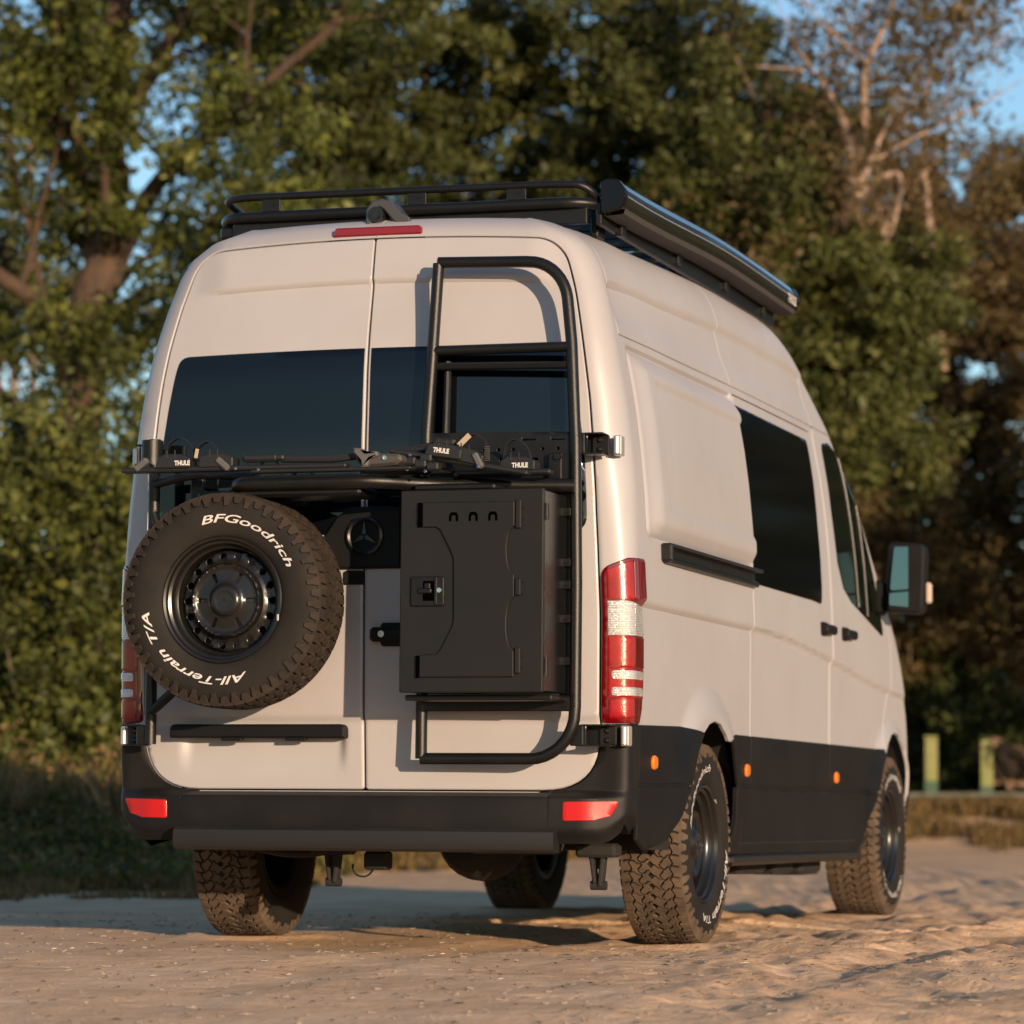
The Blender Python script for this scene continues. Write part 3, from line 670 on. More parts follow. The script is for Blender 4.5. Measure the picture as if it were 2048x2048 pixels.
def build_wheel(parent, trm, rub, rot=0):
    M = Matrix.Rotation(rot, 4, 'Z')
    def rz(mb): mb.V = [tuple(M @ Vector(v)) for v in mb.V]; return mb
    out = []
    mb = rz(tyre_mb()); ty = mb.obj('tyre', rub, parent, 50)
    mb = tread_mb(); s2 = shoulder_mb(); n = len(mb.V); mb.V += s2.V; mb.F += [tuple(i+n for i in f) for f in s2.F]
    tr = rz(mb).obj('tread', trm, parent, 30)
    mb = MB(); mb.lathe([(.218, .098), (.226, .104), (.229, .112), (.224, .117), (.216, .113), (.212, .100), (.203, .094), (.200, .078), (.196, .070), (.188, .064), (.186, .02), (.184, -.10), (.20, -.11), (.225, -.115), (.225, -.10)], 80)
    rim = rz(mb).obj('rim', rimm, parent, 30)
    # disc with round holes
    holes = []
    for k in range(18):
        a = 2*pi*k/18; holes.append([(.163*cos(a)+.0125*cos(t), .163*sin(a)+.0125*sin(t)) for t in np.linspace(0, 2*pi, 12, endpoint=False)])
    def Fd(x, y): x = np.asarray(x, float); y = np.asarray(y, float); return np.stack([x, y, rim_depth(np.hypot(x, y))], -1)
    circ = [(.1875*cos(t), .1875*sin(t)) for t in np.linspace(0, 2*pi, 72, endpoint=False)]
    dc = panel('wheel_disc', circ, Fd, rimm, parent, holes=holes, res=.012, t=.006, e=.002)
    # hub cap with slots
    slots = []
    for k in range(6):
        a = 2*pi*(k+.0)/6; c_, s_ = cos(a), sin(a)
        slots.append([(x*c_-y*s_, x*s_+y*c_) for x, y in ((.074, -.006), (.108, -.0075), (.108, .0075), (.074, .006))])
    def Fh(x, y):
        x = np.asarray(x, float); y = np.asarray(y, float); r = np.hypot(x, y)
        return np.stack([x, y, np.interp(r, [0, .033, .040, .052, .060, .068, .108, .116, .124, .132, .138], [.090, .090, .093, .088, .076, .072, .066, .068, .078, .074, .052])], -1)
    circ = [(.1375*cos(t), .1375*sin(t)) for t in np.linspace(0, 2*pi, 60, endpoint=False)]
    hc = panel('hub_cap', circ, Fh, rimm, parent, holes=slots, res=.007, t=.010, e=.0015)
    mb = MB()
    for k in range(3):
        a = pi/2+k*2*pi/3; mb.prism([(-.004*sin(a), .004*cos(a)), (.024*cos(a), .024*sin(a)), (.004*sin(a), -.004*cos(a))], .086, .0915, lambda x, y, h: (x, y, h))
    mb.lathe([(.0245, .087), (.0255, .091), (.0275, .091), (.0285, .087)], 30); mb.obj('hub_emblem', rimm, parent)
    mb = MB(); mb.lathe([(.0, .04), (.12, .04)], 40); mb.obj('brake_drum', dark, parent)
    # raised white lettering
    for txt, a0, a1 in (('BFGoodrich', -15.5, 67), ('All-Terrain T/A', 158, 261)):
        r0 = .290; mid = R((a0+a1)/2)
        def f(x, y, r0=r0, mid=mid):
            a = mid+x/r0+rot*0; r = r0+y; q = pi/2-a; return (r*cos(q), r*sin(q), float(tyre_r(r))+.0036)
        o = textmesh(txt, 1, white, lambda x, y: (x, y, 0), parent, 'tyre_lettering', bold=.014, shear=.28, sub=2)
        n = len(o.data.vertices); c = np.zeros(n*3); o.data.vertices.foreach_get('co', c); c = c.reshape(-1, 3)
        xs = c[:, 0]; L = xs.max()-xs.min(); want = R(a1-a0)*r0; xs = (xs-(xs.max()+xs.min())/2)/L*want
        ys = c[:, 1]; ys = (ys-ys.min())/(ys.max()-ys.min())*.0295-.0148
        P = np.array([f(x, y) for x, y in zip(xs, ys)]); P = np.array([tuple(M @ Vector(p)) for p in P])
        o.data.vertices.foreach_set('co', P.ravel()); o.data.update()
    mb = MB(); mb.box((.226*cos(R(-17)), .226*sin(R(-17)), .119), (.008, .024, .006), .002); rz(mb).obj('balance_weight', silver, parent)
def pivot(name, loc, M, parent):
    o = bpy.data.objects.new(name, None); COL.objects.link(o); o.empty_display_size = .2; o.parent = parent
    b = BASE.get(parent.name, np.zeros(3)) if parent else np.zeros(3)
    o.matrix_local = Matrix.Translation(Vector(loc)-Vector(b)) @ M.to_4x4(); return o
# outward +X : local X->-Y? keep text upright seen from outside: local y = world z, local z = outward, local x = z cross? 
MR = Matrix(((0, 0, 1), (1, 0, 0), (0, 1, 0)))         # columns: x->+Y, y->+Z, z->+X
ML = Matrix(((0, 0, -1), (-1, 0, 0), (0, 1, 0)))
MS = Matrix(((1, 0, 0), (0, 0, -1), (0, 1, 0)))        # spare: x->X, y->Z, z->-Y
def copy_kids(src, dst):
    for ch in list(src.children):
        c = ch.copy(); COL.objects.link(c); c.parent = dst
w_rr = pivot('wheel', (.868, 0, TR-.006), MR @ Matrix.Rotation(R(63), 3, 'Z'), van); build_wheel(w_rr, treadm, rubber)
for loc, M, a in (((.868, 3.665, TR+.010), MR, 25), ((-.868, 0, TR-.004), ML, 140), ((-.868, 3.665, TR+.006), ML, 10)):
    p = pivot('wheel', loc, M @ Matrix.Rotation(R(a), 3, 'Z'), van); copy_kids(w_rr, p)
spare = bpy.data.objects.new('spare_wheel', None); COL.objects.link(spare); spare.matrix_world = Matrix.Translation((-.396, -1.452, 1.243)) @ MS.to_4x4()
tag(spare, 'spare wheel in a muddy all-terrain tyre with white lettering hung on the left rear door', 'wheel')
build_wheel(spare, tread_sp, rubber)

# ------------------------------------------------------------------ rear carriers
lad = thing('ladder_frame', 'black tubular ladder frame with a curved right side fixed to the right rear door', 'ladder', (.53, -1.25, .66))
def ly(z): return -1.262+.0*(z)+.055*float(sstep(z, 1.5, 2.6))
def P3(x, z): return (x, ly(z), z)
pth = fillet3([P3(.262, .684), P3(.262, 1.2), P3(.262, 1.85), P3(.275, 2.2), P3(.288, 2.478)], 0, 1)
mb = MB(); mb.tube([P3(.256, .684), P3(.258, 1.2), P3(.262, 1.85), P3(.276, 2.2), P3(.288, 2.478)], .0215, 14); mb.obj('upright', steel, lad)
rt_ = []
rt_ += [P3(.256, .684), P3(.66, .684)]
for k in range(1, 9): a = k/9*pi/2; rt_.append(P3(.66+.168*sin(a), .684+.168*(1-cos(a))))
rt_ += [P3(.829, .87), P3(.831, 1.3), P3(.822, 1.8), P3(.798, 2.17), P3(.785, 2.28)]
c0 = np.array([.63, 2.31])
for k in range(1, 10): a = k/10*pi/2; rt_.append(P3(.63+.15*cos(a), 2.31+.162*sin(a)))
rt_ += [P3(.62, 2.473), P3(.288, 2.482)]
mb = MB(); mb.tube(rt_, .0215, 16); mb.obj('curved_rail', steel, lad)
mb = MB(); mb.tube([P3(.27, 2.157), P3(.795, 2.157)], .019, 12); mb.obj('rung', steel, lad)
mb = MB(); mb.tube([(.27, -1.225, 2.10), (.79, -1.225, 2.09)], .014, 10); mb.tube([(.325, -1.20, 2.12), (.325, -1.22, 1.85)], .014, 10); mb.obj('rear_brace', steel, lad)
mb = MB(); mb.box((.53, -1.262, .88), (.58, .03, .055), .004); mb.box((.53, -1.36, .895), (.54, .20, .02), .004); mb.obj('lower_shelf', steel, lad)
for z in (1.56, 1.38, 1.30, 1.18, 1.03, .87):
    mb = MB(); mb.box((.800, -1.258, z), (.03, .03, .035), .005); mb.cyl((.796, -1.275, z), (.796, -1.283, z), .007, 8); mb.obj('clamp', steel, lad)
mb = MB(); mb.box((.795, -1.235, 1.27), (.065, .012, .74), .003); mb.obj('dark_gap_plate', steel, lad)  # added dark plate that darkens the gap between box and rail
# perforated plate
hol = []
for x in (.648, .757): hol.append([(x-.026, 1.82), (x+.026, 1.82), (x+.026, 1.832), (x-.026, 1.832)])
for x in (.48, .535, .59, .645, .70, .757): hol.append([(x+.006*cos(t), 1.789+.006*sin(t)) for t in np.linspace(0, 2*pi, 8, endpoint=False)])
for x in (.56, .66): hol.append([(x-.022, 1.748), (x+.022, 1.748), (x+.022, 1.757), (x-.022, 1.757)])
for x, z in ((.753, 1.716), (.725, 1.75), (.60, 1.72)): hol.append([(x+.006*cos(t), z+.006*sin(t)) for t in np.linspace(0, 2*pi, 8, endpoint=False)])
def Fp(x, z): x = np.asarray(x, float); return np.stack([x, np.full_like(x, -1.252), np.asarray(z, float)], -1)
panel('perforated_plate', [(.262, 1.665), (.812, 1.660), (.812, 1.848), (.262, 1.856)], Fp, steel, lad, holes=hol, res=.02, t=.005, e=.001)
mb = MB(); mb.box((.755, -1.27, 1.72), (.05, .03, .10), .004); mb.cyl((.768, -1.28, 1.755), (.768, -1.30, 1.755), .012, 12); mb.obj('plate_bracket', steel, lad)
def hinge(zc, sg, parent, xe=.985):
    k = xe-.985; mb = MB(); x0, x1 = .845, .955+k
    mb.box((sg*(x0+x1)/2, -1.205, zc+.036), (x1-x0, .08, .006), .001); mb.box((sg*(x0+x1)/2, -1.205, zc-.036), (x1-x0, .08, .006), .001)
    mb.box((sg*(x0+x1+.0)/2, -1.172, zc), (x1-x0, .006, .07), .001); mb.box((sg*.83, -1.235, zc), (.05, .03, .075), .004); o = mb.obj('hinge_arm', steel, parent)
    b2 = MB(); b2.box((sg*(.932+k), -1.182, zc), (.062, .014, .068), .003); b2.obj('hinge_plate', clad_dusty if sg > 0 else steel, parent)
    for dz in (.017, -.017): b3 = MB(); b3.lathe([(0, .010), (.006, .009), (.010, .005), (.011, 0)], 14, Matrix.Translation((sg*(.93+k), -1.189, zc+dz)) @ Matrix.Rotation(pi/2, 4, 'X')); b3.obj('bolt', rimm, parent)
    b4 = MB(); b4.box((sg*xe, -1.135, zc), (.030, .05, .072), .004); b4.cyl((sg*xe, -1.165, zc-.03), (sg*xe, -1.165, zc+.03), .012, 12); b4.obj('silver_hinge', silver, parent)
hinge(.768, 1, lad, .982); hinge(1.805, 1, lad, .950)
# left post and tyre carrier
car = thing('wheel_carrier', 'black tubular spare wheel carrier with post beside the left tail light', 'wheel carrier', (-.8, -1.23, .73))
mb = MB(); mb.tube([(-.800, -1.245, .735), (-.800, -1.245, 1.86)], .022, 14); mb.obj('post', steel, car)
mb = MB(); mb.tube([(-.815, -1.235, 1.765), (-.815, -1.235, 1.857)], .040, 16); mb.obj('sleeve', steel, car)
mb = MB(); mb.tube([(-.80, -1.25, .85), (-.62, -1.30, .985), (-.45, -1.32, 1.10)], .018, 12); mb.obj('strut', steel, car)
mb = MB(); mb.tube(fillet3([(-.80, -1.25, 1.69), (-.62, -1.32, 1.72), (-.35, -1.38, 1.70)], .1), .016, 12); mb.tube([(-.80, -1.25, 1.60), (-.70, -1.27, 1.30), (-.42, -1.32, 1.25)], .016, 10); mb.obj('upper_strut', steel, car)
mb = MB(); mb.box((-.39, -1.285, 1.25), (.24, .04, .24), .01); mb.cyl((-.39, -1.27, 1.25), (-.39, -1.40, 1.25), .06, 20); mb.obj('hub_mount', steel, car)
mb = MB(); mb.box((-.64, -1.215, 1.55), (.05, .02, .35), .004); mb.box((-.40, -1.26, 1.63), (.42, .05, .06), .006); mb.obj('backing_bar', steel, car)
hinge(.768, -1, car, .940); hinge(1.805, -1, car, .91)

# storage box
bx = thing('storage_box', 'black metal storage box with a locking paddle latch on the right rear door', 'box', (.53, -1.4, .91))
x0, x1, z0, z1, yf, yk = .268, .792, .910, 1.620, -1.545, -1.245
mb = MB(); mb.box(((x0+x1)/2, (yf+.028+yk)/2, (z0+z1)/2), (x1-x0-.004, yk-yf-.028, z1-z0-.006), .004); mb.obj('case', boxside, bx)
mb = MB(); mb.box(((x0+x1)/2, yf+.013, (z0+z1)/2), (x1-x0, .026, z1-z0), .0035); door = mb.obj('box_door', boxm, bx)
def yfp(x, z, h): return (x, yf-h, z)
def bite(zc, hw, xr, xi, n=12):
    return [(xi+(xr-xi)*(1-math.sqrt(max(0, 1-((t)/1.0)**2))), zc+t*hw) for t in np.linspace(-1, 1, n)]
Pm = [(.345, .963), (.690, .963)]+bite(1.147, .095, .690, .662)+bite(1.405, .085, .690, .662)+[(.690, 1.575), (.352, 1.577), (.352, 1.489), (.402, 1.489)]
Pm += [(.418, 1.480), (.462, 1.395), (.468, 1.375), (.470, 1.16), (.462, 1.135), (.424, 1.062), (.408, 1.045), (.345, 1.040)]
mb = MB(); mb.prism(Pm, 0, .011, yfp, .003); mb.obj('stamped_panel', boxm, door, 30)
mb = MB()
for xx in (.347,): mb.box((xx-.006, yf-.005, 1.533), (.011, .012, .086), .001); mb.box((.338, yf-.005, 1.0), (.011, .012, .078), .001)
for xc in (.468, .540, .612):
    arch = [(xc-.017, 1.508), (xc-.017, 1.528), (xc-.010, 1.540), (xc+.010, 1.540), (xc+.017, 1.528), (xc+.017, 1.508), (xc+.008, 1.508), (xc+.008, 1.524), (xc+.004, 1.529), (xc-.004, 1.529), (xc-.008, 1.524), (xc-.008, 1.508)]
    mb.prism(arch, .005, .0118, yfp)
mb.obj('hook_slot_shade', mat('slot_shade_black', (.0008, .0008, .0008), .9, spec=0), door)  # raised black shapes; the shade inside the slots is put into their colour
for z_, h_ in ((1.53, .10), (1.276, .06), (1.02, .09)):
    mb = MB(); mb.box((.704, yf-.006, z_), (.020, .013, h_), .003); mb.obj('hinge_strap', boxm, door)
for x_, z_ in ((.720, 1.553), (.720, 1.512), (.720, 1.293), (.720, 1.252), (.720, 1.035), (.720, .995), (.326, 1.549), (.326, 1.508)):
    mb = MB(); mb.lathe([(0, .002), (.003, .0015), (.004, 0)], 8, Matrix.Translation((x_, yf, z_)) @ Matrix.Rotation(pi/2, 4, 'X')); mb.obj('rivet', steel, door)
la = MB(); la.prism(rnd([(.312, 1.212), (.434, 1.212), (.434, 1.316), (.312, 1.316)], .008, 3), 0, .012, yfp, .003); la = la.obj('latch', steel, door, 30)
mb = MB(); mb.box((.380, yf-.010, 1.265), (.045, .01, .07), .002); mb.obj('latch_recess_shade', MATS['slot_shade_black'], la)  # raised block, with the recess shade put into its black colour
mb = MB(); mb.box((.366, yf-.017, 1.265), (.05, .012, .018), .004); mb.box((.375, yf-.016, 1.282), (.022, .01, .022), .003); mb.box((.405, yf-.014, 1.265), (.010, .008, .095), .002); mb.obj('latch_paddle', steel, la)
mb = MB(); mb.lathe([(.0, .004), (.004, .004), (.004, .006), (.0085, .006), (.0095, 0)], 20, Matrix.Translation((.418, yf-.012, 1.267)) @ Matrix.Rotation(pi/2, 4, 'X')); mb.obj('lock', chrome, la)
for z_ in (1.54, 1.0):
    mb = MB(); mb.cyl((x1+.005, yf+.03, z_-.03), (x1+.005, yf+.03, z_+.03), .006, 10); mb.box((x1+.003, yf+.045, z_), (.004, .03, .05), .001); mb.obj('box_hinge', steel, bx)

# bike rack carrier tube and rack
rk = thing('bike_rack', 'black folded bike rack with wheel straps across the rear of the van', 'bike rack', (0, -1.5, 1.62))
mb = MB(); mb.tube(fillet3([(-.37, -1.30, 1.64), (-.37, -1.55, 1.658), (.16, -1.55, 1.658), (.30, -1.42, 1.655), (.60, -1.34, 1.652), (.83, -1.29, 1.65)], [.09, .16, .10, .1], 8), .026, 14); mb.obj('carrier_tube', steel, rk)
mb = MB(); mb.box((-.12, -1.43, 1.628), (.46, .20, .035), .01); mb.box((.45, -1.42, 1.635), (.30, .16, .025), .008); mb.obj('carrier_plate', steel, rk)
trays = []
t1 = MB(); t1.box((-.34, -1.60, 1.708), (.86, .055, .018), .007); t1.box((.03, -1.60, 1.694), (.60, .05, .012), .004); trays.append(t1.obj('tray', plastic, rk))
M2 = Matrix.Rotation(R(10), 3, 'Y')
t2 = MB(); t2.box((.47, -1.50, 1.722), (.52, .05, .020), .007, M2); trays.append(t2.obj('tray', plastic, rk))
t3 = MB(); t3.box((.60, -1.40, 1.690), (.36, .06, .02), .007); t3.box((.25, -1.42, 1.70), (.35, .05, .02), .006); trays.append(t3.obj('tray', plastic, rk))
def cradle(c, ang, parent):
    M = Matrix.Rotation(R(ang), 3, 'Y')
    def T(x, z): v = M @ Vector((x, 0, z)); return (c[0]+v.x, c[2]+v.z)
    mb = MB(); P = rnd([(-.07, -.018), (.065, -.018), (.065, .018), (.03, .032), (-.03, .035), (-.06, .02)], .008, 3)
    mb.prism([T(x, z) for x, z in P], c[1]+.035, c[1]-.035, lambda x, z, h: (x, h, z), .004)
    for x in (-.022, .008): a, b = T(x, .036); mb.box((a, c[1]-.033, b-.004), (.003, .008, .03), .001)
    return mb.obj('wheel_cradle', plastic, parent)
def strap(pts, w_, parent, nm='strap', m=plastic):
    mb = MB(); P = fillet3(pts, .05, 5); n = len(P); V = []
    for p in P:
        V += [(p[0], p[1]-w_/2, p[2]), (p[0], p[1]+w_/2, p[2])]
    F = [(2*i, 2*i+1, 2*i+3, 2*i+2) for i in range(n-1)]; Vn = []
    C_ = np.mean([p for p in P], axis=0)
    for v in V: d = np.array(v)-C_; d[1] = 0; d /= np.linalg.norm(d)+1e-9; Vn.append(tuple(np.array(v)+d*.003))
    k = len(V); F2 = F+[tuple(k+i for i in f[::-1]) for f in F]+[(2*i, 2*i+2, k+2*i+2, k+2*i) for i in range(n-1)]+[(2*i+1, k+2*i+1, k+2*i+3, 2*i+3) for i in range(n-1)]
    return MB().add(V+Vn, F2).obj(nm, m, parent, 40)
c1 = cradle((-.562, -1.605, 1.728), 0, trays[0]); c2 = cradle((-.40, -1.60, 1.728), 0, trays[0])
c3 = cradle((.425, -1.515, 1.752), 8, trays[1]); c4 = cradle((.50, -1.50, 1.735), 12, trays[1]); c5 = cradle((.66, -1.40, 1.712), 0, trays[2])
strap([(-.625, -1.56, 1.735), (-.615, -1.56, 1.80), (-.57, -1.56, 1.832), (-.515, -1.56, 1.80), (-.510, -1.56, 1.735)], .022, rk)
strap([(-.482, -1.61, 1.74), (-.475, -1.61, 1.785), (-.44, -1.61, 1.808), (-.41, -1.61, 1.79), (-.368, -1.62, 1.728)], .026, rk)
strap([(.455, -1.50, 1.765), (.52, -1.49, 1.825), (.565, -1.49, 1.80), (.572, -1.49, 1.73)], .026, rk)
strap([(.602, -1.40, 1.73), (.612, -1.40, 1.79), (.645, -1.40, 1.812), (.69, -1.40, 1.785), (.712, -1.40, 1.70)], .022, rk)
o = MB().box((-.477, -1.625, 1.762), (.013, .004, .034), .001, Matrix.Rotation(R(10), 3, 'Y')).obj('strap_pad', mat('warm_strap', (.34, .27, .19), .5), rk)
mb = MB().box((.49, -1.512, 1.797), (.055, .004, .020), .001, Matrix.Rotation(R(-43), 3, 'Y')); mb.obj('strap_pad', MATS['warm_strap'], rk)
mb = MB()
for k in range(9): mb.box((.573, -1.505, 1.725+k*.006), (.020, .005, .0022), .0005)
mb.obj('ratchet_teeth', greypl, rk)
for c, a, m_ in (((-.690, -1.62, 1.727), -38, greypl), ((-.372, -1.63, 1.722), 40, greypl), ((.548, -1.53, 1.722), 62, greypl)):
    mb = MB(); mb.box(c, (.060, .03, .024), .006, Matrix.Rotation(R(a), 3, 'Y')); mb.obj('buckle', m_, rk)
mb = MB(); mb.box((-.235, -1.61, 1.742), (.135, .04, .030), .010); mb.box((-.17, -1.61, 1.742), (.05, .035, .022), .006); mb.obj('arm_grip', plastic, rk)
mb = MB(); mb.tube(fillet3([(-.16, -1.60, 1.737), (.03, -1.59, 1.732), (.12, -1.58, 1.745)], .05), .013, 10); mb.obj('frame_arm', plastic, rk)
mb = MB(); mb.tube([(.20, -1.47, 1.775), (.40, -1.47, 1.768), (.55, -1.47, 1.725)], .011, 10); mb.tube([(.27, -1.44, 1.782), (.42, -1.44, 1.795)], .012, 8); mb.box((.40, -1.45, 1.797), (.085, .04, .032), .010); mb.obj('frame_arm', plastic, rk)
mb = MB(); P = rnd([(.13, 1.762), (.205, 1.748), (.285, 1.745), (.295, 1.722), (.27, 1.706), (.15, 1.698), (.118, 1.73)], .014, 4)
mb.prism(P, -1.54, -1.615, lambda x, z, h: (x, h, z), .010); kn = mb.obj('clamp_housing', mat('grip_brown', (.045, .040, .036), .55), rk)
mb = MB(); mb.prism(rnd([(.118, 1.768), (.148, 1.765), (.165, 1.750), (.205, 1.755), (.212, 1.738), (.180, 1.728), (.172, 1.700), (.150, 1.697), (.145, 1.722), (.120, 1.748)], .006, 3), -1.60, -1.635, lambda x, z, h: (x, h, z), .006); mb.obj('clamp_knob', greypl, kn)
mb = MB(); mb.lathe([(0, .003), (.0025, .003), (.003, .005), (.008, .005), (.009, 0)], 18, Matrix.Translation((.231, -1.616, 1.731)) @ Matrix.Rotation(pi/2, 4, 'X')); mb.obj('lock', chrome, kn)
mb = MB()
for x, z in ((.34, 1.715), (.385, 1.705), (.36, 1.735), (.30, 1.725)): mb.box((x, -1.53, z), (.045, .05, .03), .006)
mb.obj('hinge_block', plastic, rk)
mb = MB()
for x, y, z in ((-.325, -1.63, 1.705), (-.24, -1.625, 1.700), (.305, -1.56, 1.745), (.31, -1.60, 1.69), (.37, -1.58, 1.684), (.555, -1.55, 1.70)): mb.lathe([(0, .005), (.005, .004), (.007, 0)], 10, Matrix.Translation((x, y, z)) @ Matrix.Rotation(pi/3, 4, 'X'))
mb.obj('bolt', chrome, rk)
def lab(c, ang, w_, par, cut=None):
    M = Matrix.Rotation(R(ang), 3, 'Y')
    o = textmesh('THULE', .0225, white, lambda x, y: tuple(Vector(c)+M @ Vector((x, 0, y))), par, 'rack_lettering', bold=.0012, sx=.86); return o
lab((-.525, -1.6415, 1.727), 0, 1, c1); lab((.418, -1.5515, 1.758), 8, 1, c3); lab((.672, -1.4365, 1.712), 0, 1, c5)

# ------------------------------------------------------------------ roof rack and awning
rr_ = thing('roof_rack', 'black flat roof rack with a raised tubular rail on the van roof', 'roof rack', (0, .5, 2.72))
rl = fillet3([(.74, -.70, 2.775), (.70, -.745, 2.822), (.60, -.75, 2.835), (-.68, -.75, 2.842), (-.755, -.70, 2.842), (-.765, -.3, 2.80), (-.765, .2, 2.78)], [.05, .05, .08, .08, .2], 6)
mb = MB(); mb.tube([tuple(p) for p in fillet3([(.725, -.60, 2.770), (.745, -.70, 2.785), (.70, -.748, 2.832), (.58, -.75, 2.838), (-.66, -.75, 2.843), (-.755, -.70, 2.843), (-.765, -.45, 2.815), (-.74, -.1, 2.78)], [.04, .06, .06, .10, .10, .2], 6)], .0145, 12); mb.obj('upper_rail', steel, rr_)
mb = MB(); mb.tube([tuple(p) for p in fillet3([(.76, 2.1, 2.80), (.765, -.66, 2.765), (.68, -.755, 2.765), (-.70, -.755, 2.765), (-.775, -.66, 2.765), (-.775, 2.1, 2.80)], [.10, .08, .08, .1], 6)], .021, 12); mb.obj('lower_rail', steel, rr_)
mb = MB(); mb.box((0, -.72, 2.725), (1.42, .03, .075), .004); mb.box((-.72, -.62, 2.715), (.10, .20, .05), .01); mb.obj('front_board', steel, rr_)
for k in range(11): mb = MB(); mb.box((0, -.55+k*.26, 2.765+.035*float(sstep(-.55+k*.26, -.6, .6))), (1.50, .09, .022), .004); mb.obj('slat', steel, rr_)
for x in (-.545, .045, .44): mb = MB(); mb.box((x, -.752, 2.80), (.075, .010, .075), .002); mb.cyl((x+.01, -.757, 2.812), (x+.01, -.761, 2.812), .007, 8); mb.obj('rail_post', steel, rr_)
for sg in (-1, 1):
    for y in (-.55, .6, 1.7): mb = MB(); mb.box((sg*.70, y, 2.705+.03*float(sstep(y, -.6, .6))), (.03, .10, .10), .006); mb.obj('mounting_foot', steel, rr_)
    mb = MB(); mb.box((sg*.735, .72, 2.752), (.03, 2.75, .05), .004); mb.obj('side_board', steel, rr_)
aw = thing('awning', 'black rolled awning in a long case along the right roof edge', 'awning', (.82, .7, 2.72))
ya, yb_ = -.735, 2.22
Pp = rnd([(.765, 2.728), (.842, 2.740), (.856, 2.785), (.850, 2.815), (.828, 2.846), (.785, 2.850), (.762, 2.835)], [.006, .012, .012, .01, .02, .02, .01], 4)
def slope(y): return .035*float(sstep(y, -.6, 1.0))-.02*float(sstep(y, 1, 3))
V = []; n = len(Pp); ys = np.linspace(ya+.03, yb_-.03, 24); 
for y in ys: V += [(x, y, z+slope(y)) for x, z in Pp]
F = [(i*n+k, (i+1)*n+k, (i+1)*n+(k+1) % n, i*n+(k+1) % n) for i in range(len(ys)-1) for k in range(n)]
MB().add(V, F).obj('case', awn, aw, 25)
for y, d, nm in ((ya, .035, 'end_cap'), (yb_-.035, .035, 'end_cap')):
    mb = MB(); mb.prism([(x*1.0+.0, z+slope(y)) for x, z in grow(Pp, .004)], y+d, y, lambda x, z, h: (x, h, z), .006); mb.obj(nm, capm, aw, 30)
mb = MB(); q = [(.8535, y, 2.790+slope(y)) for y in np.linspace(ya+.04, yb_-.04, 20)]; mb.tube(q, .0028, 6); mb.obj('trim_line', silver, aw)
lr = MB(); n0 = 20; V = []
for y in np.linspace(ya+.04, yb_-.04, n0): V += [(.768, y, 2.718+slope(y)), (.842, y, 2.724+slope(y)), (.848, y, 2.742+slope(y)), (.768, y, 2.735+slope(y))]
lr.add(V, [(i*4+k, (i+1)*4+k, (i+1)*4+(k+1) % 4, i*4+(k+1) % 4) for i in range(n0-1) for k in range(4)]); lr.obj('lead_rail', mat('matt_strip', (.035, .030, .027), .75), aw)
for y in (-.45, .4, 1.2, 1.9): MB().box((.762, y, 2.700+slope(y)), (.03, .06, .045), .004).obj('awning_bracket', steel, aw)
MB().box((.748, .72, 2.728), (.022, 2.86, .085), .004).obj('mounting_rail', steel, aw)
textmesh('THULE', .055, white, lambda x, y: (.8585, 2.08+x, 2.770+y+slope(1.9)), aw, 'awning_lettering', bold=.002)
# ------------------------------------------------------------------ ground
FH = np.array([sin(YAW), cos(YAW), 0]); RH = np.array([cos(YAW), -sin(YAW), 0])
def W(D, L, z=0): p = CAM+FH*D+RH*L; return np.array([p[0], p[1], z])
def vnoise(x, y, seed=0):
    xi = np.floor(x).astype(np.int64); yi = np.floor(y).astype(np.int64); xf = x-xi; yf_ = y-yi
    def h(a, b): n = (a*374761393+b*668265263+seed*1442695041) & 0xffffffff; n = ((n ^ (n >> 13))*1274126177) & 0xffffffff; return ((n ^ (n >> 16)) & 0xffff)/65535.
    u = xf*xf*(3-2*xf); v = yf_*yf_*(3-2*yf_)
    return (h(xi, yi)*(1-u)+h(xi+1, yi)*u)*(1-v)+(h(xi, yi+1)*(1-u)+h(xi+1, yi+1)*u)*v
def fbm(x, y, o=4, seed=0, g=.5):
    a = 1; s = 0; t = 0
    for i in range(o): s = s+a*vnoise(x*2**i+17.3*i, y*2**i-9.1*i, seed+i); t += a; a *= g
    return s/t
WH = [(.87, 0), (-.87, 0), (.87, 3.665), (-.87, 3.665)]
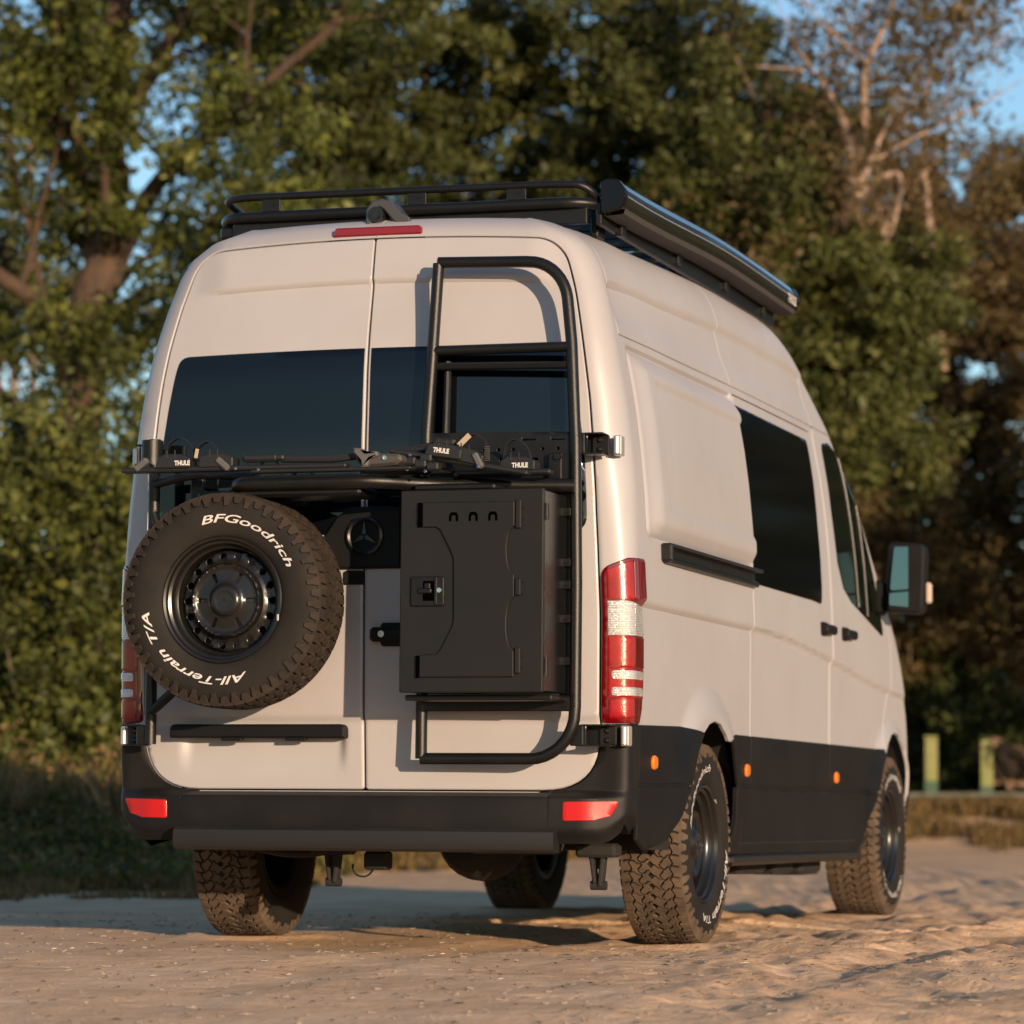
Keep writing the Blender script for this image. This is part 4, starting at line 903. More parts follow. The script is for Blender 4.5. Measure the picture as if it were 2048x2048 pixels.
def gheight(x, y, fine=True):
    dx, dy = x-CAM[0], y-CAM[1]; D = dx*FH[0]+dy*FH[1]; L = dx*RH[0]+dy*RH[1]
    A_ = L/np.maximum(D, 1); Db = np.interp(A_, [-.146, -.09, -.05, 0, .10], [22, 22, 28, 30, 35])+4*(fbm(A_*60, A_*0, 3, 9)-.5)
    far = .17*sstep(D, 16, 35)*sstep(A_, -.05, .08)+.40*sstep(D, 35, 38.5)*sstep(A_, 0, .08)+sstep(D, 42, 80)*.5
    verge = .16*sstep(D-Db, -.3, 2.5)*(1-sstep(A_, -.02, .06))
    z = far+verge+.05*(fbm(x*.35, y*.35, 3, 5)-.5)*sstep(D, 12, 16)
    right = sstep(L, -.2, 1.0)*(1-sstep(D, 22, 30)); r = .30+.70*right
    # wind- and wheel-worked sand: oblique ridges and hollows
    u = x*.80+y*.60; v = -x*.60+y*.80
    w1 = fbm(u*2.2, v*1.1, 3, 21)-.5; w2 = fbm(u*5.2+w1*2, v*2.6, 3, 33)-.5; rid = 1-2*np.abs(fbm(u*1.9+w2, v*1.0, 3, 44)-.5)
    st = fbm(u*5.5+w1*3, v*1.3, 3, 66); z = z+r*(.060*w1+.034*w2)+right*(.030*(rid-.75)+.085*(np.abs(st-.5)-.12))
    w3 = fbm(x*12, y*12, 4, 55, .6)-.5; z = z+(.005+.009*right)*w3
    rut = 0
    for c, wd in ((1.9, .14), (.35, .13)):
        q = (x-c-.10*np.sin(y*.35)); rut = rut-.020*np.exp(-(q/wd)**2)+.012*np.exp(-((np.abs(q)-wd*1.7)/.07)**2)
    z = z+rut*sstep(y, -6, -1)*(.4+.6*right)
    m = np.ones_like(x)
    for cx, cy in WH: m = np.minimum(m, sstep(np.hypot((x-cx)/1.0, (y-cy)/1.0), .12, .60))
    dist_ = dx*FH[0]+dy*FH[1]; base = -.040*np.clip(12.0-dist_, 0, 3.2)+np.where(y > 2, .008, -.008)*(1-sstep(np.abs(y-1.8), 2.5, 5))
    lip = 0
    for cx, cy in WH: rr2 = np.hypot((x-cx)/.9, (y-cy)/1.1); lip = lip+.016*np.exp(-((rr2-.27)/.07)**2)
    return z*m+base+lip
def axis(a, b, st, out): 
    c = list(np.arange(a, b, st)); s_ = st; x = b
    while x < out: c.append(x); s_ *= 1.07; x += s_
    s_ = st; x = a-st; pre = []
    while x > -out: pre.append(x); s_ *= 1.25; x -= s_
    return np.array(pre[::-1]+c)
Dx = axis(8.8, 17.5, .017, 420); Lx = axis(-2.6, 3.0, .018, 400)
DD, LL = np.meshgrid(Dx, Lx, indexing='ij'); gx_ = CAM[0]+FH[0]*DD+RH[0]*LL; gy_ = CAM[1]+FH[1]*DD+RH[1]*LL
gz_ = gheight(gx_, gy_); gz_ = np.where((DD < 6) | (np.abs(LL) > 60), gz_*0+np.clip(gz_, -.05, .7), gz_)
ni, nj = DD.shape; ii = (np.arange(ni-1)[:, None]*nj+np.arange(nj-1)[None]).ravel()
GF = np.stack([ii, ii+nj, ii+nj+1, ii+1], -1)[:, ::-1]
def ground_mat():
    m = bpy.data.materials.new('sand'); m.use_nodes = True; t = m.node_tree; b = t.nodes['Principled BSDF']; b.inputs['Roughness'].default_value = .95; b.inputs['Specular IOR Level'].default_value = .15
    tc = t.nodes.new('ShaderNodeTexCoord'); N_ = t.nodes.new; Lk = t.links.new
    def noise(sc, det=6, ro=.6): n = N_('ShaderNodeTexNoise'); n.inputs['Scale'].default_value = sc; n.inputs['Detail'].default_value = det; n.inputs['Roughness'].default_value = ro; Lk(tc.outputs['Object'], n.inputs['Vector']); return n
    def ramp(src, stops):
        r = N_('ShaderNodeValToRGB'); e = r.color_ramp.elements
        e[0].position, e[0].color = stops[0][0], (*stops[0][1], 1); e[1].position, e[1].color = stops[-1][0], (*stops[-1][1], 1)
        for p, c in stops[1:-1]: k = e.new(p); k.color = (*c, 1)
        Lk(src, r.inputs[0]); return r
    r1 = ramp(noise(2.2).outputs[0], [(.3, (.52, .33, .195)), (.5, (.64, .42, .255)), (.7, (.71, .485, .315))])
    r2_ = ramp(noise(45, 4, .7).outputs[0], [(.30, (.45, .42, .40)), (.42, (1, 1, 1)), (.72, (1.0, 1.0, 1.0)), (.80, (1.0, 1.0, 1.0))])
    mx = N_('ShaderNodeMix'); mx.data_type = 'RGBA'; mx.blend_type = 'MULTIPLY'; mx.inputs[0].default_value = .8; Lk(r1.outputs[0], mx.inputs[6]); Lk(r2_.outputs[0], mx.inputs[7]); Lk(mx.outputs[2], b.inputs['Base Color'])
    n3 = noise(60, 6, .7); n4 = noise(11, 5, .65); ad = N_('ShaderNodeMath'); ad.operation = 'MULTIPLY_ADD'; ad.inputs[1].default_value = 3.0; Lk(n4.outputs[0], ad.inputs[0]); Lk(n3.outputs[0], ad.inputs[2])
    bp_ = N_('ShaderNodeBump'); bp_.inputs['Distance'].default_value = .0045; Lk(ad.outputs[0], bp_.inputs['Height']); Lk(bp_.outputs[0], b.inputs['Normal'])
    return m
gr = mk('ground', np.stack([gx_.ravel(), gy_.ravel(), gz_.ravel()], -1), GF, ground_mat(), None, 0); gr['kind'] = 'structure'
def gz(x, y): return float(gheight(np.array([x]), np.array([y]))[0])
def at(px, py, D):    # world point seen in that direction at horizontal distance D; used to lay out far things
    d = fw*6992.6+r2*(px-1024)-u2*(py-1024); return CAM+d*(D/(d@FH))

# ------------------------------------------------------------------ scattered debris on the sand
def scatter(name, n, fn, m, Dr=(9.2, 17), Lr=(-.075, .075), k='stuff'):
    V = []; F = []
    D = Dr[0]+(Dr[1]-Dr[0])*rng.random(n)**1.3; L = D*2*(Lr[0]+(Lr[1]-Lr[0])*rng.random(n))
    X = CAM[0]+FH[0]*D+RH[0]*L; Y = CAM[1]+FH[1]*D+RH[1]*L; Z = gheight(X, Y)
    for i in range(n):
        v, f = fn(); b = len(V); V += [(X[i]+a[0], Y[i]+a[1], Z[i]+a[2]) for a in v]; F += [tuple(q+b for q in g_) for g_ in f]
    o = mk(name, V, F, m, None, 30); o['kind'] = k; return o
def peb():
    s_ = rng.uniform(.003, .009); v = []; 
    for sx in (-1, 1):
        for sy in (-1, 1):
            for sz in (-1, 1): v.append((sx*s_*rng.uniform(.5, 1.2), sy*s_*rng.uniform(.5, 1.2), sz*s_*.5*rng.uniform(.5, 1.2)+s_*.2))
    return v, [(0, 1, 3, 2), (4, 6, 7, 5), (0, 4, 5, 1), (2, 3, 7, 6), (0, 2, 6, 4), (1, 5, 7, 3)]
def straw():
    L = rng.uniform(.01, .05); a = rng.uniform(0, 6.28); w_ = .0012; dz = rng.uniform(-.003, .006); c, s_ = cos(a), sin(a)
    return [(-L/2*c-w_*s_, -L/2*s_+w_*c, .003), (-L/2*c+w_*s_, -L/2*s_-w_*c, .003), (L/2*c+w_*s_, L/2*s_-w_*c, .004+abs(dz)), (L/2*c-w_*s_, L/2*s_+w_*c, .004+abs(dz)), (0, 0, .008)], [(0, 1, 2, 3), (0, 4, 3), (1, 2, 4)]
scatter('pebbles', 900, peb, mat('pebble', (.30, .24, .19), .8, col2=(.14, .11, .09), scale=9)); scatter('straw_bits', 160, straw, mat('straw', (.42, .33, .23), .7)); scatter('bark_bits', 600, straw, mat('bark_bits', (.07, .05, .035), .9))

# ------------------------------------------------------------------ foliage
def leafmat(name, cols, rough=.55, tr=.35):
    m = bpy.data.materials.new(name); m.use_nodes = True; t = m.node_tree; b = t.nodes['Principled BSDF']; out = t.nodes['Material Output']
    at_ = t.nodes.new('ShaderNodeAttribute'); at_.attribute_name = 'leaf'; r = t.nodes.new('ShaderNodeValToRGB'); e = r.color_ramp.elements
    e[0].color = (*cols[0], 1); e[1].color = (*cols[-1], 1)
    for i, c in enumerate(cols[1:-1]): k = e.new((i+1)/(len(cols)-1)); k.color = (*c, 1)
    t.links.new(at_.outputs['Fac'], r.inputs[0]); t.links.new(r.outputs[0], b.inputs['Base Color']); b.inputs['Roughness'].default_value = rough; b.inputs['Specular IOR Level'].default_value = .3
    tl_ = t.nodes.new('ShaderNodeBsdfTranslucent'); t.links.new(r.outputs[0], tl_.inputs[0]); mx = t.nodes.new('ShaderNodeMixShader'); mx.inputs[0].default_value = tr
    t.links.new(b.outputs[0], mx.inputs[1]); t.links.new(tl_.outputs[0], mx.inputs[2]); t.links.new(mx.outputs[0], out.inputs[0]); return m
LEAF_OAK = leafmat('oak_leaves', [(0.0115, 0.0150, 0.0049), (0.0402, 0.0506, 0.0109), (0.1005, 0.1170, 0.0218), (0.2011, 0.2108, 0.0416)])
LEAF_MID = leafmat('green_leaves', [(0.0129, 0.0151, 0.0054), (0.0386, 0.0465, 0.0119), (0.0856, 0.0970, 0.0238), (0.1551, 0.1515, 0.0432)])
LEAF_BRN = leafmat('brown_leaves', [(0.0296, 0.0198, 0.0097), (0.0758, 0.0515, 0.0206), (0.1351, 0.1005, 0.0363), (0.2224, 0.1388, 0.0605)])
LEAF_SHR = leafmat('shrub_leaves', [(0.0124, 0.0153, 0.0049), (0.0433, 0.0528, 0.0119), (0.1083, 0.1200, 0.0248), (0.1960, 0.1920, 0.0446)])
GRASS = leafmat('grass_blades', [(0.0517, 0.0451, 0.0144), (0.0978, 0.0766, 0.0245), (0.1725, 0.1127, 0.0419), (0.2645, 0.1533, 0.0650)])
bark = mat('bark', (.085, .048, .027), .9, col2=(.045, .030, .020), scale=5, stretch=(3, 3, .8), bump=.02, bscale=14, lo=.42, hi=.58)
bark2 = mat('grey_bark', (.44, .31, .23), .9, col2=(.12, .085, .06), scale=5, stretch=(3, 3, .8), bump=.015, bscale=16)
twigm = mat('twig', (.16, .11, .075), .9)
def leaves(name, C_, n, spread, size, m, parent, tone=(0, 1), flat=.7, kind=None, elong=1.7):
    """n leaves scattered round the cluster centres C_ (m,3)"""
    C_ = np.asarray(C_); idx = rng.integers(0, len(C_), n); d = rng.normal(size=(n, 3)); d /= np.linalg.norm(d, axis=1, keepdims=True)
    rad = spread*rng.random(n)**.5; P = C_[idx]+d*rad[:, None]*np.array([1, 1, flat])
    a = rng.normal(size=(n, 3)); a /= np.linalg.norm(a, axis=1, keepdims=True); b = rng.normal(size=(n, 3)); b -= (b*a).sum(1, keepdims=True)*a; b /= np.linalg.norm(b, axis=1, keepdims=True); c = np.cross(a, b)
    s_ = size*(rng.uniform(.5, 1.15, n)+(rng.random(n) < .12)*rng.uniform(.4, 1.0, n))[:, None]
    V = np.stack([P-a*s_*elong*.5, P+b*s_*.42+c*s_*.12, P+a*s_*elong*.5, P-b*s_*.42+c*s_*.12], 1).reshape(-1, 3)
    F = np.arange(4*n).reshape(n, 4)
    o = mk(name, V, F, m, parent, None, smooth=False)
    ct = rng.uniform(0, 1, len(C_)); t = tone[0]+(tone[1]-tone[0])*np.clip(.55*ct[idx]+.45*rng.random(n), 0, 1)
    at_ = o.data.attributes.new('leaf', 'FLOAT', 'FACE'); at_.data.foreach_set('value', t.astype(np.float32)); return o
def wander(p, d, L, n, wob, rr):
    P = [np.array(p, float)]; d = np.array(d, float); d /= np.linalg.norm(d)
    for i in range(n): d = d+np.array([rr.uniform(-1, 1) for _ in range(3)])*wob; d /= np.linalg.norm(d); P.append(P[-1]+d*L/n)
    return P
def branch_tree(mb, tips, p, d, L, r, lev, rr, wob=.16, up_=.05):
    n = 6; P = wander(p, d, L, n, wob, rr); P = [q+np.array([0, 0, up_*i*i/n]) for i, q in enumerate(P)]
    mb.tube([tuple(q) for q in P], r, 7 if lev > 1 else 5, rr=[r*(1-.62*i/n) for i in range(n+1)])
    if lev == 0: tips += P[2:]; return
    for k in range(4 if lev > 1 else 3):
        i = rr.randint(2, n); dd = P[i]-P[i-1]; dd = dd/np.linalg.norm(dd); s_ = np.array([rr.uniform(-1, 1) for _ in range(3)]); s_[2] = s_[2]*.7+.15
        branch_tree(mb, tips, P[i], dd*.6+s_*.75, L*rr.uniform(.45, .7), r*(1-.62*i/n)*rr.uniform(.5, .7), lev-1, rr, wob)
def tree(name, cat, label, limbs, seed, leafm, nleaf, spread, size, barkm=None, lev=2, group=None, tone=(0, 1), extra=None, base=None, skip=0, flat=.7):
    """limbs: list of (polyline of world points, r0, r1)"""
    rr = random.Random(seed); b0 = limbs[0][0][0]; root = thing(name, label, cat, tuple(b0), group)
    mb = MB(); tips = []
    for P, r0, r1 in limbs:
        Q = fillet3([np.array(q, float) for q in P], 1.2, 4) if len(P) > 2 else [np.array(q, float) for q in P]
        n = len(Q); mb.tube([tuple(q+np.array([rr.uniform(-1, 1), rr.uniform(-1, 1), 0])*.25*r1) for q in Q], r0, 10, rr=[r0+(r1-r0)*i/(n-1) for i in range(n)])
        if lev is not None:
            Lt = sum(np.linalg.norm(Q[i+1]-Q[i]) for i in range(n-1))
            for k in range(max(2, int(Lt*1.1))):
                t = rr.uniform(skip, 1); i = min(n-2, int(t*(n-1))); d = Q[i+1]-Q[i]; d = d/np.linalg.norm(d); r = r0+(r1-r0)*t
                s_ = np.array([rr.uniform(-1, 1), rr.uniform(-1, 1), rr.uniform(-.3, .8)])
                branch_tree(mb, tips, Q[i], d*.5+s_, rr.uniform(.9, 2.0), r*.42, lev-1, rr)
    mb.obj('trunk', barkm or bark, root, 60)
    if extra is not None: tips = tips+list(extra)
    if nleaf: leaves('crown', np.array(tips), nleaf, spread, size, leafm, root, tone, flat)
    return root
def blob(c, r, n):    # n cluster centres in an ellipsoid, denser near its skin
    d = rng.normal(size=(n, 3)); d /= np.linalg.norm(d, axis=1, keepdims=True); return np.array(c)+d*np.array(r)*(rng.random(n)**.45)[:, None]
def shrub(name, cat, label, base, h, w_, n, m, seed, group=None, tone=(0, 1), size=.054, spread=.27):
    rr = random.Random(seed); root = thing(name, label, cat, tuple(base), group); mb = MB()
    for k in range(7):
        P = wander(base, (rr.uniform(-.5, .5), rr.uniform(-.5, .5), 1), h*rr.uniform(.6, .95), 6, .12, rr); mb.tube([tuple(q) for q in P], .02, 5, rr=[.022*(1-.8*i/6) for i in range(7)])
    mb.obj('stem', twigm, root, 60)
    n = int(n*1.9); nc = max(16, int(n/170)); C_ = np.concatenate([blob((base[0]+rr.uniform(-.45, .45)*w_, base[1]+rr.uniform(-.3, .3)*w_, base[2]+h*f+rr.uniform(-.1, .1)*h), (w_*.5*(1.15-.5*f), w_*.5*(1.1-.5*f), h*.26), nc//3) for f in (.2, .5, .8)])
    C_ = np.concatenate([C_, C_+rng.normal(size=C_.shape)*.22, C_+rng.normal(size=C_.shape)*np.array([.18, .18, .34])])
    leaves('foliage', C_, n, spread*.9, size, m, root, tone, .8); return root

# left oak with lit bark
D0 = 33.
def q(px, py, D=D0, s_=2048/1932): return at(px*s_, py*s_, D)
oak = [([q(150, 1700), q(152, 1200), q(150, 820), q(172, 600), q(205, 400), q(212, 230), q(222, 20), q(235, -250)], .25, .13),
       ([q(160, 700), q(225, 480), q(300, 330, 32.6), q(400, 255, 32.2), q(520, 140, 32), q(640, 40, 31.8)], .10, .04),
       ([q(150, 800), q(110, 640), q(60, 560, 32.5), q(-60, 480, 32)], .13, .07),
       ([q(205, 430), q(120, 300), q(60, 240, 32.6), q(-60, 180)], .10, .05),
       ([q(215, 250), q(290, 130), q(340, 40), q(420, -80)], .10, .05),
       ([q(150, 880), q(60, 770, 33.5), q(-80, 740, 33.5)], .12, .06),
       ([q(165, 640), q(260, 560, 32.4), q(360, 540, 32), q(430, 480, 31.8)], .09, .04)]
ex = np.concatenate([blob(q(60, 90, 32), (.85, 1, .6), 26), blob(q(330, 560, 32), (.7, .8, .55), 26), blob(q(130, 620, 32), (.7, .7, .5), 10), blob(q(330, 20, 33), (1.3, 1, .45), 34), blob(q(430, 160, 33), (.6, .8, .4), 14), blob(q(560, 60, 33), (.9, .9, .5), 30), blob(q(150, 150, 32.5), (.8, .8, .5), 14), blob(q(60, 420, 33), (.7, .7, .7), 9), blob(q(250, 700, 33), (.6, .8, .5), 14), blob(q(100, 760, 33), (.9, .8, .35), 16), blob(q(270, 400, 32.4), (.5, .6, .3), 10), blob(q(380, 270, 32), (.7, .6, .35), 14), blob(q(480, 190, 31.8), (.5, .6, .35), 10)])
tree('oak_tree', 'tree', 'large oak with an orange-lit leaning trunk and heavy limbs left of the van', oak, 5, LEAF_OAK, 42000, .27, .054, extra=ex, lev=2, skip=.25)
def simple(name, label, px, D, r, lean, seed, m, nleaf, blobs, barkm=None, group=None, tone=(0, 1), size=.052, spread=.28, top=-200, lev=2, cat='tree'):
    P = [q(px, 1590, D), q(px+lean*.3, 1100, D), q(px+lean*.6, 600, D), q(px+lean, top, D)]
    ex = np.concatenate([blob(q(a, b, D+dd), rad, k) for a, b, dd, rad, k in blobs]); nleaf = int(nleaf*1.7)
    return tree(name, cat, label, [(P, r, r*.18)], seed, m, nleaf, spread, size, barkm, lev, group, tone, ex, skip=.45)
simple('broadleaf_tree', 'dense green tree behind the left end of the roof rack', 520, 37, .20, 60, 21, LEAF_MID, 26000, [(560, 60, 0, (1.6, 1.5, .9), 60), (600, 260, 0, (1.3, 1.4, .7), 40), (420, 60, 1, (1.2, 1.4, .6), 36), (660, 430, -1, (1.6, 1.2, 1.2), 50), (420, 620, 0, (.8, 1, 1.5), 40)])
simple('broadleaf_tree', 'tall olive green tree behind the middle of the roof rack', 830, 38, .22, -30, 22, LEAF_MID, 34000, [(820, 60, 0, (1.7, 1.5, 1.1), 90), (900, 280, 0, (1.8, 1.5, .9), 90), (760, 300, 0, (1.0, 1.4, .9), 40), (860, 500, 0, (1.8, 1.2, 1.0), 40)])
simple('broadleaf_tree', 'dense green tree above the rear end of the awning', 1120, 37, .20, 40, 23, LEAF_MID, 38000, [(1080, 80, 0, (1.7, 1.5, 1.1), 90), (1230, 260, 0, (1.5, 1.5, 1.0), 90), (1270, 80, 1, (1.1, 1.2, .8), 50), (1120, 330, 0, (1.4, 1.5, .9), 50), (1330, 150, 0, (.8, 1.3, 1.1), 40)])
simple('broadleaf_tree', 'bushy green tree above the front end of the awning', 1420, 35, .17, 30, 24, LEAF_MID, 36000, [(1400, 480, 0, (1.1, 1.2, 1.2), 80), (1560, 640, 0, (1.1, 1.2, 1.2), 80), (1640, 820, 0, (.9, 1, .9), 50), (1480, 300, 0, (.8, 1, .8), 30), (1700, 560, 0, (.8, 1, .9), 40)], top=150, tone=(.1, 1))
# bare tree with pale forked limbs
bt = [([q(1590, 1660, 36), q(1600, 900, 36), q(1620, 480, 36), q(1612, 360, 36)], .11, .065),
      ([q(1612, 370, 34.3), q(1600, 250, 34.3), q(1570, 180, 34.3), q(1535, 132, 34.3), q(1425, 125, 34.3)], .055, .007),
      ([q(1614, 365, 34.3), q(1650, 290, 34.3), q(1665, 250, 34.3)], .045, .02), ([q(1618, 370, 34.3), q(1670, 330, 34.3), q(1700, 325, 34.3), q(1690, 420, 34.3), q(1665, 470, 34.3)], .035, .015),
      ([q(1612, 350, 34.5), q(1635, 240, 34.5), q(1625, 140, 34.5), q(1680, 30, 34.5), q(1700, -80, 34.5)], .05, .02), ([q(1780, 700, 37), q(1755, 420, 37), q(1735, 260, 37), q(1760, 90, 37)], .05, .02),
      ([q(1600, 560, 36), q(1560, 700, 35.5), q(1480, 800, 35.5)], .03, .02), ([q(1680, 580, 35.5), q(1610, 650, 35.5), q(1560, 680, 35.5)], .03, .018)]
ex = np.concatenate([blob(q(1620, 60, 37), (1.0, 1, .9), 26), blob(q(1760, 150, 37), (.75, 1, .9), 30), blob(q(1810, 330, 37), (.7, 1, .8), 40), blob(q(1885, 420, 37), (.5, 1, .8), 30), blob(q(1870, 300, 37), (.35, .8, .35), 14), blob(q(1700, 60, 37), (.6, 1, .8), 24), blob(q(1720, 380, 37.5), (1.0, 1, 1.0), 36), blob(q(1500, 240, 37), (.7, 1, .5), 18)])
tree('bare_tree', 'tree', 'half-bare tree with pale forked limbs against the sky on the right', bt, 31, LEAF_BRN, 27000, .36, .046, bark2, extra=ex, lev=3, skip=.2, tone=(.1, .9))
simple('brown_tree', 'brownish tree with dry leaves below the pale forked limbs', 1560, 45, .2, 30, 32, LEAF_BRN, 30000, [(1560, 520, 0, (1.64, 1.52, 1.29), 80), (1460, 330, 0, (0.94, 1.40, 0.94), 36), (1700, 560, 0, (1.29, 1.40, 1.17), 60), (1650, 760, 0, (1.75, 1.40, 1.40), 60)], top=300)
simple('brown_tree', 'dark brown-green tree at the far right edge beside the van mirror', 1800, 45, .2, -20, 33, LEAF_BRN, 38000, [(1790, 520, 0, (1.32, 1.56, 1.08), 60), (1860, 700, 0, (1.20, 1.44, 1.44), 70), (1900, 540, 0, (.9, 1.1, .9), 50), (1930, 330, 0, (.45, 1, .5), 20), (1760, 900, 0, (1.20, 1.44, 1.44), 70), (1880, 1050, 0, (1.08, 1.32, 1.44), 60)], top=420, tone=(0, .8))
# the wood carries on past the right of the frame (the side glass mirrors it)
for k, (L_, lb) in enumerate(((9.0, 'first broad tree right of the frame along the wood edge'), (12.2, 'second broad tree right of the frame along the wood edge'), (16, 'third broad tree right of the frame along the wood edge'), (21, 'fourth broad tree right of the frame along the wood edge'))):
    D = 36+k*1.5; base = W(D, L_, .5); P = [base, base+np.array([.2, 0, 3]), base+np.array([0, .3, 5.5 if k == 0 else 12])]
    tree('broadleaf_tree', 'tree', lb, [(P, .2, .08)], 60+k, LEAF_MID, (9000 if k == 0 else 20000), .4, .13, extra=np.concatenate([blob(base+np.array([0, 0, h_]), (2.3, 2, 1.6), 50) for h_ in ((1.6, 3.6, 5.4) if k == 0 else (1.8, 4.2, 6.8, 9, 11.5, 13))]), lev=None)
# far thin pines seen through the gap on the left
for k, (px, r_) in enumerate(((22, .09), (58, .07))):
    D = 58; P = [q(px, 1650, D), q(px+4, 700, D), q(px-2, 180, D)]
    tree('pine_tree', 'tree', ('thin pale pine trunk at the far left edge of the sky gap', 'thinner pine trunk right of the other in the left sky gap')[k], [(P, r_, r_*.6)], 70+k, LEAF_MID, 2600, .35, .09, bark2, 2, extra=blob(q(px, 260+120*k, D), (.8, .8, 1.2), 24), skip=.35)
# understory: shrubs at the left, darker ones behind the van and at the right
names = [('leafy green shrub at the left edge below the oak', 40, 29.5, 3.5, 2.3), ('tall leafy shrub in front of the oak trunk', 190, 30, 3.8, 2.2), ('bright green shrub touching the left rear corner of the van', 300, 30.5, 3.7, 2.0), ('low shrub at the left edge near the grass', 70, 28.6, 2.0, 1.9), ('low shrub left of the rear bumper', 230, 28.8, 1.9, 1.9)]
for k, (lb, px, D, h_, w_) in enumerate(names):
    b_ = q(px, 1660, D); b_[2] = gz(b_[0], b_[1]); shrub('shrub', 'shrub', lb, b_, h_, w_, 15000 if h_ > 3 else 8000, LEAF_SHR, 80+k, 'shrubs along the left verge', (.0, 1))
nm2 = [('dark shrub behind the van beside the mirror', 1730, 43, 4.2, 2.8, (.25, .9)), ('dark olive shrub behind the right green post', 1830, 43.5, 4.0, 2.7, (.25, .95)), ('dark shrub at the right edge above the timber pile', 1930, 44, 4.6, 2.8, (.25, .9)), ('low dark shrub between the two green posts', 1800, 42, 1.6, 1.8, (.2, .8)), ('shaded thicket seen under the tail of the van', 650, 34, 2.2, 3.6, (0, .6)), ('shaded thicket seen behind the rear wheels', 1200, 37, 2.4, 3.8, (0, .6))]  # raised leaf tones on the right-hand shrubs put haze into their colour
for k, (lb, px, D, h_, w_, tn) in enumerate(nm2):
    b_ = q(px, 1620, D); b_[2] = gz(b_[0], b_[1]); shrub('shrub', 'shrub', lb, b_, h_, w_, 13000, LEAF_BRN if k < 3 else LEAF_MID, 90+k, 'shrubs below the wood', tn)
# deep wood mass that closes the view
mass = []
for L_ in np.arange(-10, 44, 1.2):
    for h_ in np.arange(.6, 9.0 if (L_ > -3.0 and L_ < 2.4) or L_ > 6 else (7.0 if L_ >= 2.4 else 4.6), 1.25):
        D = 45+rng.uniform(-1.5, 2.5); p = CAM+FH*D+RH*(L_*1.15); mass.append(blob((p[0], p[1], h_+rng.uniform(-.3, .3)), (.95, 1.2, .85), 13))
o = leaves('far_wood', np.concatenate(mass), 300000, .55, .095, LEAF_BRN, None, (0, .7)); o['kind'] = 'stuff'
# grass verge and dry weeds
def blades(name, n, Dr, Lf, h_, m, tone=(0, 1), w_=.006, zf=None):
    A_ = rng.uniform(Lf[0], Lf[1], n); D = np.interp(A_, [-.146, -.09, -.05, 0, .10], [22, 22, 28, 30, 35])+4*(fbm(A_*60, A_*0, 3, 9)-.5)+rng.uniform(*Dr, n); L = D*A_; X = CAM[0]+FH[0]*D+RH[0]*L; Y = CAM[1]+FH[1]*D+RH[1]*L; Z = gheight(X, Y)-.01
    cl = fbm(X*1.3, Y*1.3, 3, 77); k = cl > .38+(.30*np.exp(-np.clip(D-np.interp(A_, [-.146, -.09, -.05, 0, .10], [22, 22, 28, 30, 35])+2.6, 0, 9)/1.8)*rng.random(n)); X, Y, Z = X[k], Y[k], Z[k]; n = len(X); a = rng.uniform(0, 6.28, n); H = h_*rng.uniform(.35, 1.2, n)*(.22+.78*sstep(D[k]-np.interp(A_[k], [-.146, -.09, -.05, 0, .10], [22, 22, 28, 30, 35]), -2.5, 3.0)); le = rng.uniform(.1, .5, n)*H
    dx, dy = np.cos(a), np.sin(a); P0 = np.stack([X-dy*w_, Y+dx*w_, Z], -1); P1 = np.stack([X+dy*w_, Y-dx*w_, Z], -1); P2 = np.stack([X+dx*le*.4+dy*w_*.7, Y+dy*le*.4-dx*w_*.7, Z+H*.6], -1); P3_ = np.stack([X+dx*le, Y+dy*le, Z+H], -1)
    o = mk(name, np.stack([P0, P1, P2, P3_], 1).reshape(-1, 3), np.arange(4*n).reshape(n, 4), m, None, None, smooth=False)
    t = tone[0]+(tone[1]-tone[0])*rng.random(n); at_ = o.data.attributes.new('leaf', 'FLOAT', 'FACE'); at_.data.foreach_set('value', t.astype(np.float32)); o['kind'] = 'stuff'; return o
blades('verge_grass', 52000, (-3.0, 6.5), (-.17, -.05), .26, GRASS, (.35, 1), .007, True)
nh = 900; A_ = rng.uniform(-.165, -.045, nh); off_ = rng.random(nh)**.8*8.3-1.0; D_ = np.interp(A_, [-.146, -.09, -.05, 0], [22, 22, 28, 30])+off_
X_ = CAM[0]+FH[0]*D_+RH[0]*D_*A_; Y_ = CAM[1]+FH[1]*D_+RH[1]*D_*A_; hh_ = .05+.14*np.clip(off_, 0, 9)*rng.uniform(.4, 1.15, nh)
hc = np.stack([X_, Y_, gheight(X_, Y_)+hh_*rng.random(nh)], -1)
o = leaves('verge_herbs', hc, 60000, .20, .036, LEAF_SHR, None, (.15, 1), .9); o['kind'] = 'stuff'
o = leaves('dry_herbs', hc[::2], 42000, .26, .030, GRASS, None, (.2, 1), .9); o['kind'] = 'stuff'
blades('tall_weeds', 5000, (2.5, 7.2), (-.17, -.055), .62, GRASS, (.35, 1), .005)
blades('dry_grass', 42000, (.2, 5), (-.07, .19), .20, GRASS, (.1, .95), .010)
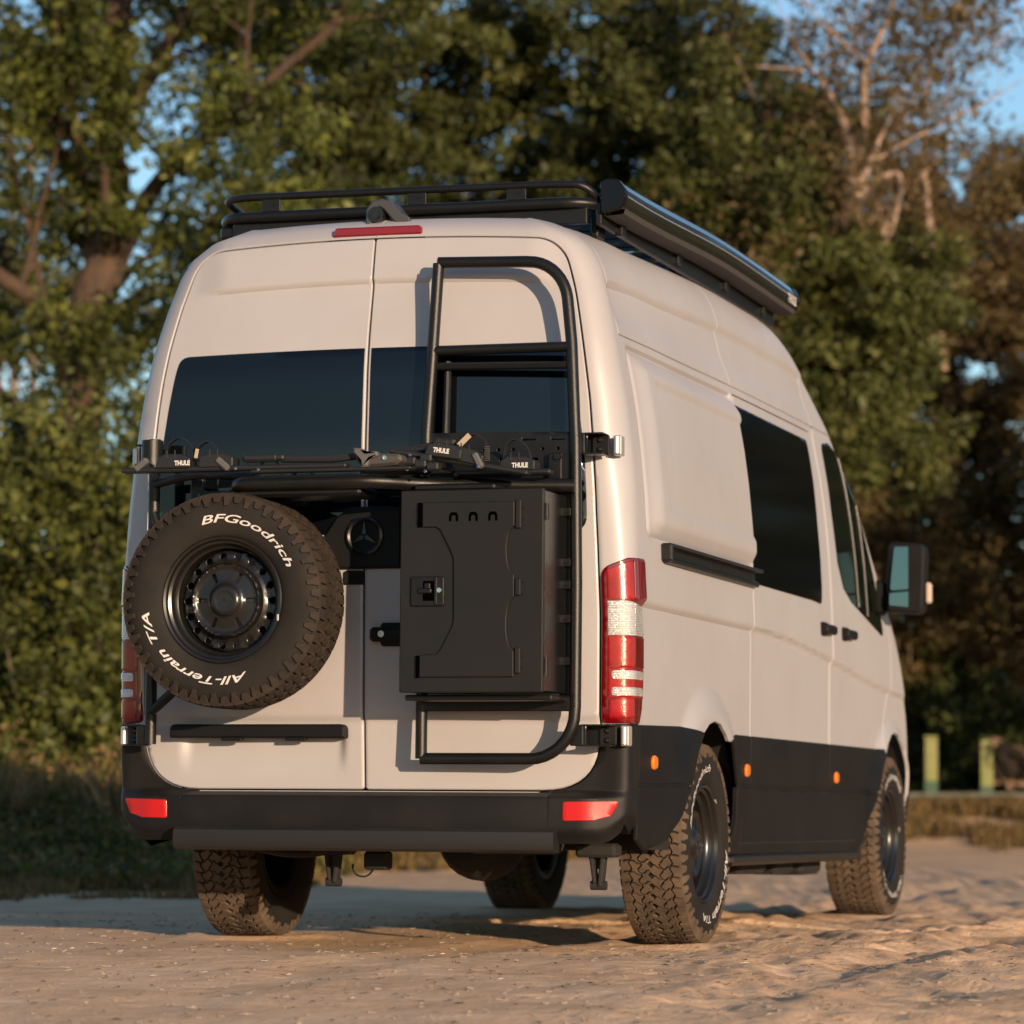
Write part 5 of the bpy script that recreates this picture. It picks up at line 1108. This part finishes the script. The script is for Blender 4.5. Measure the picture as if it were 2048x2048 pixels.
# posts, beam and timber pile on the right
postm = mat('green_post_paint', (.19, .22, .065), .8, col2=(.25, .23, .10), scale=7); postlow = mat('post_foot_paint', (.05, .10, .06), .7)
for px, D, lb, low in ((1757, 38.6, 'left of the two yellow-green posts, with a darker green foot', True), (1862, 38.6, 'right yellow-green post beside the timber pile', False)):
    b_ = q(px, 1497, D); t_ = q(px, 1393, D); root = thing('post', lb, 'post', tuple(b_), 'green posts behind the beam')
    MB().box(((b_[0]+t_[0])/2, b_[1], (b_[2]+t_[2])/2), (.125, .125, t_[2]-b_[2]), .012).obj('shaft', postm, root)
    MB().box((b_[0], b_[1], t_[2]+.012), (.135, .135, .03), .01).obj('cap', postm, root)
    MB().box((b_[0], b_[1], b_[2]+(.06 if low else .0)), (.134, .134, .17), .01).obj('foot', postlow, root)
a_, c_ = q(1690, 1500, 38.3), q(2250, 1500, 38.3); beam = thing('low_beam', 'long dark low beam with rusty lower side in front of the posts', 'beam', tuple((a_+c_)/2))
dv = Vector(c_-a_); Mb = dv.to_track_quat('X', 'Z').to_matrix()
MB().box((a_+c_)/2, (dv.length, .14, .05), .01, Mb).obj('top_board', mat('beam_grey', (.09, .10, .08), .8), beam)
cc = (a_+c_)/2; MB().box((cc[0]+.02, cc[1]+.03, cc[2]-.16), (dv.length, .08, .24), .01, Mb).obj('rusty_side', mat('rusty_side', (.11, .05, .03), .9, col2=(.05, .03, .02), scale=3), beam)
pile = thing('timber_pile', 'pile of short brown boards and blocks at the right edge behind the posts', 'timber', tuple(q(1915, 1490, 39)))
wood = mat('old_wood', (.20, .12, .065), .85, col2=(.13, .08, .045), scale=6, stretch=(1, 1, 6))
pr_ = random.Random(9)
for k, (px, py, w_, h_, a) in enumerate(((1905, 1412, .42, .09, 20), (1945, 1425, .5, .07, 14), (1900, 1440, .09, .26, -32), (1925, 1448, .08, .24, -30), (1950, 1455, .09, .24, -34), (1975, 1450, .10, .3, -25), (1900, 1475, .40, .07, 5), (1950, 1482, .5, .08, -3), (1885, 1455, .08, .2, -38), (1925, 1420, .35, .06, 24))):
    c = q(px, py, 39+pr_.uniform(-.1, .1)); MB().box(c, (w_*1.25, .15, h_*1.25), .008, Matrix.Rotation(YAW*-1, 3, 'Z') @ Matrix.Rotation(R(a), 3, 'Y')).obj('board', wood, pile)
for k in range(5): c = q(1905+k*14, 1478-k*3, 39.35); MB().box(c, (.16, .22, .30+.05*(k % 3)), .02, Matrix.Rotation(R(-12+9*k), 3, 'Y')).obj('board', wood, pile)
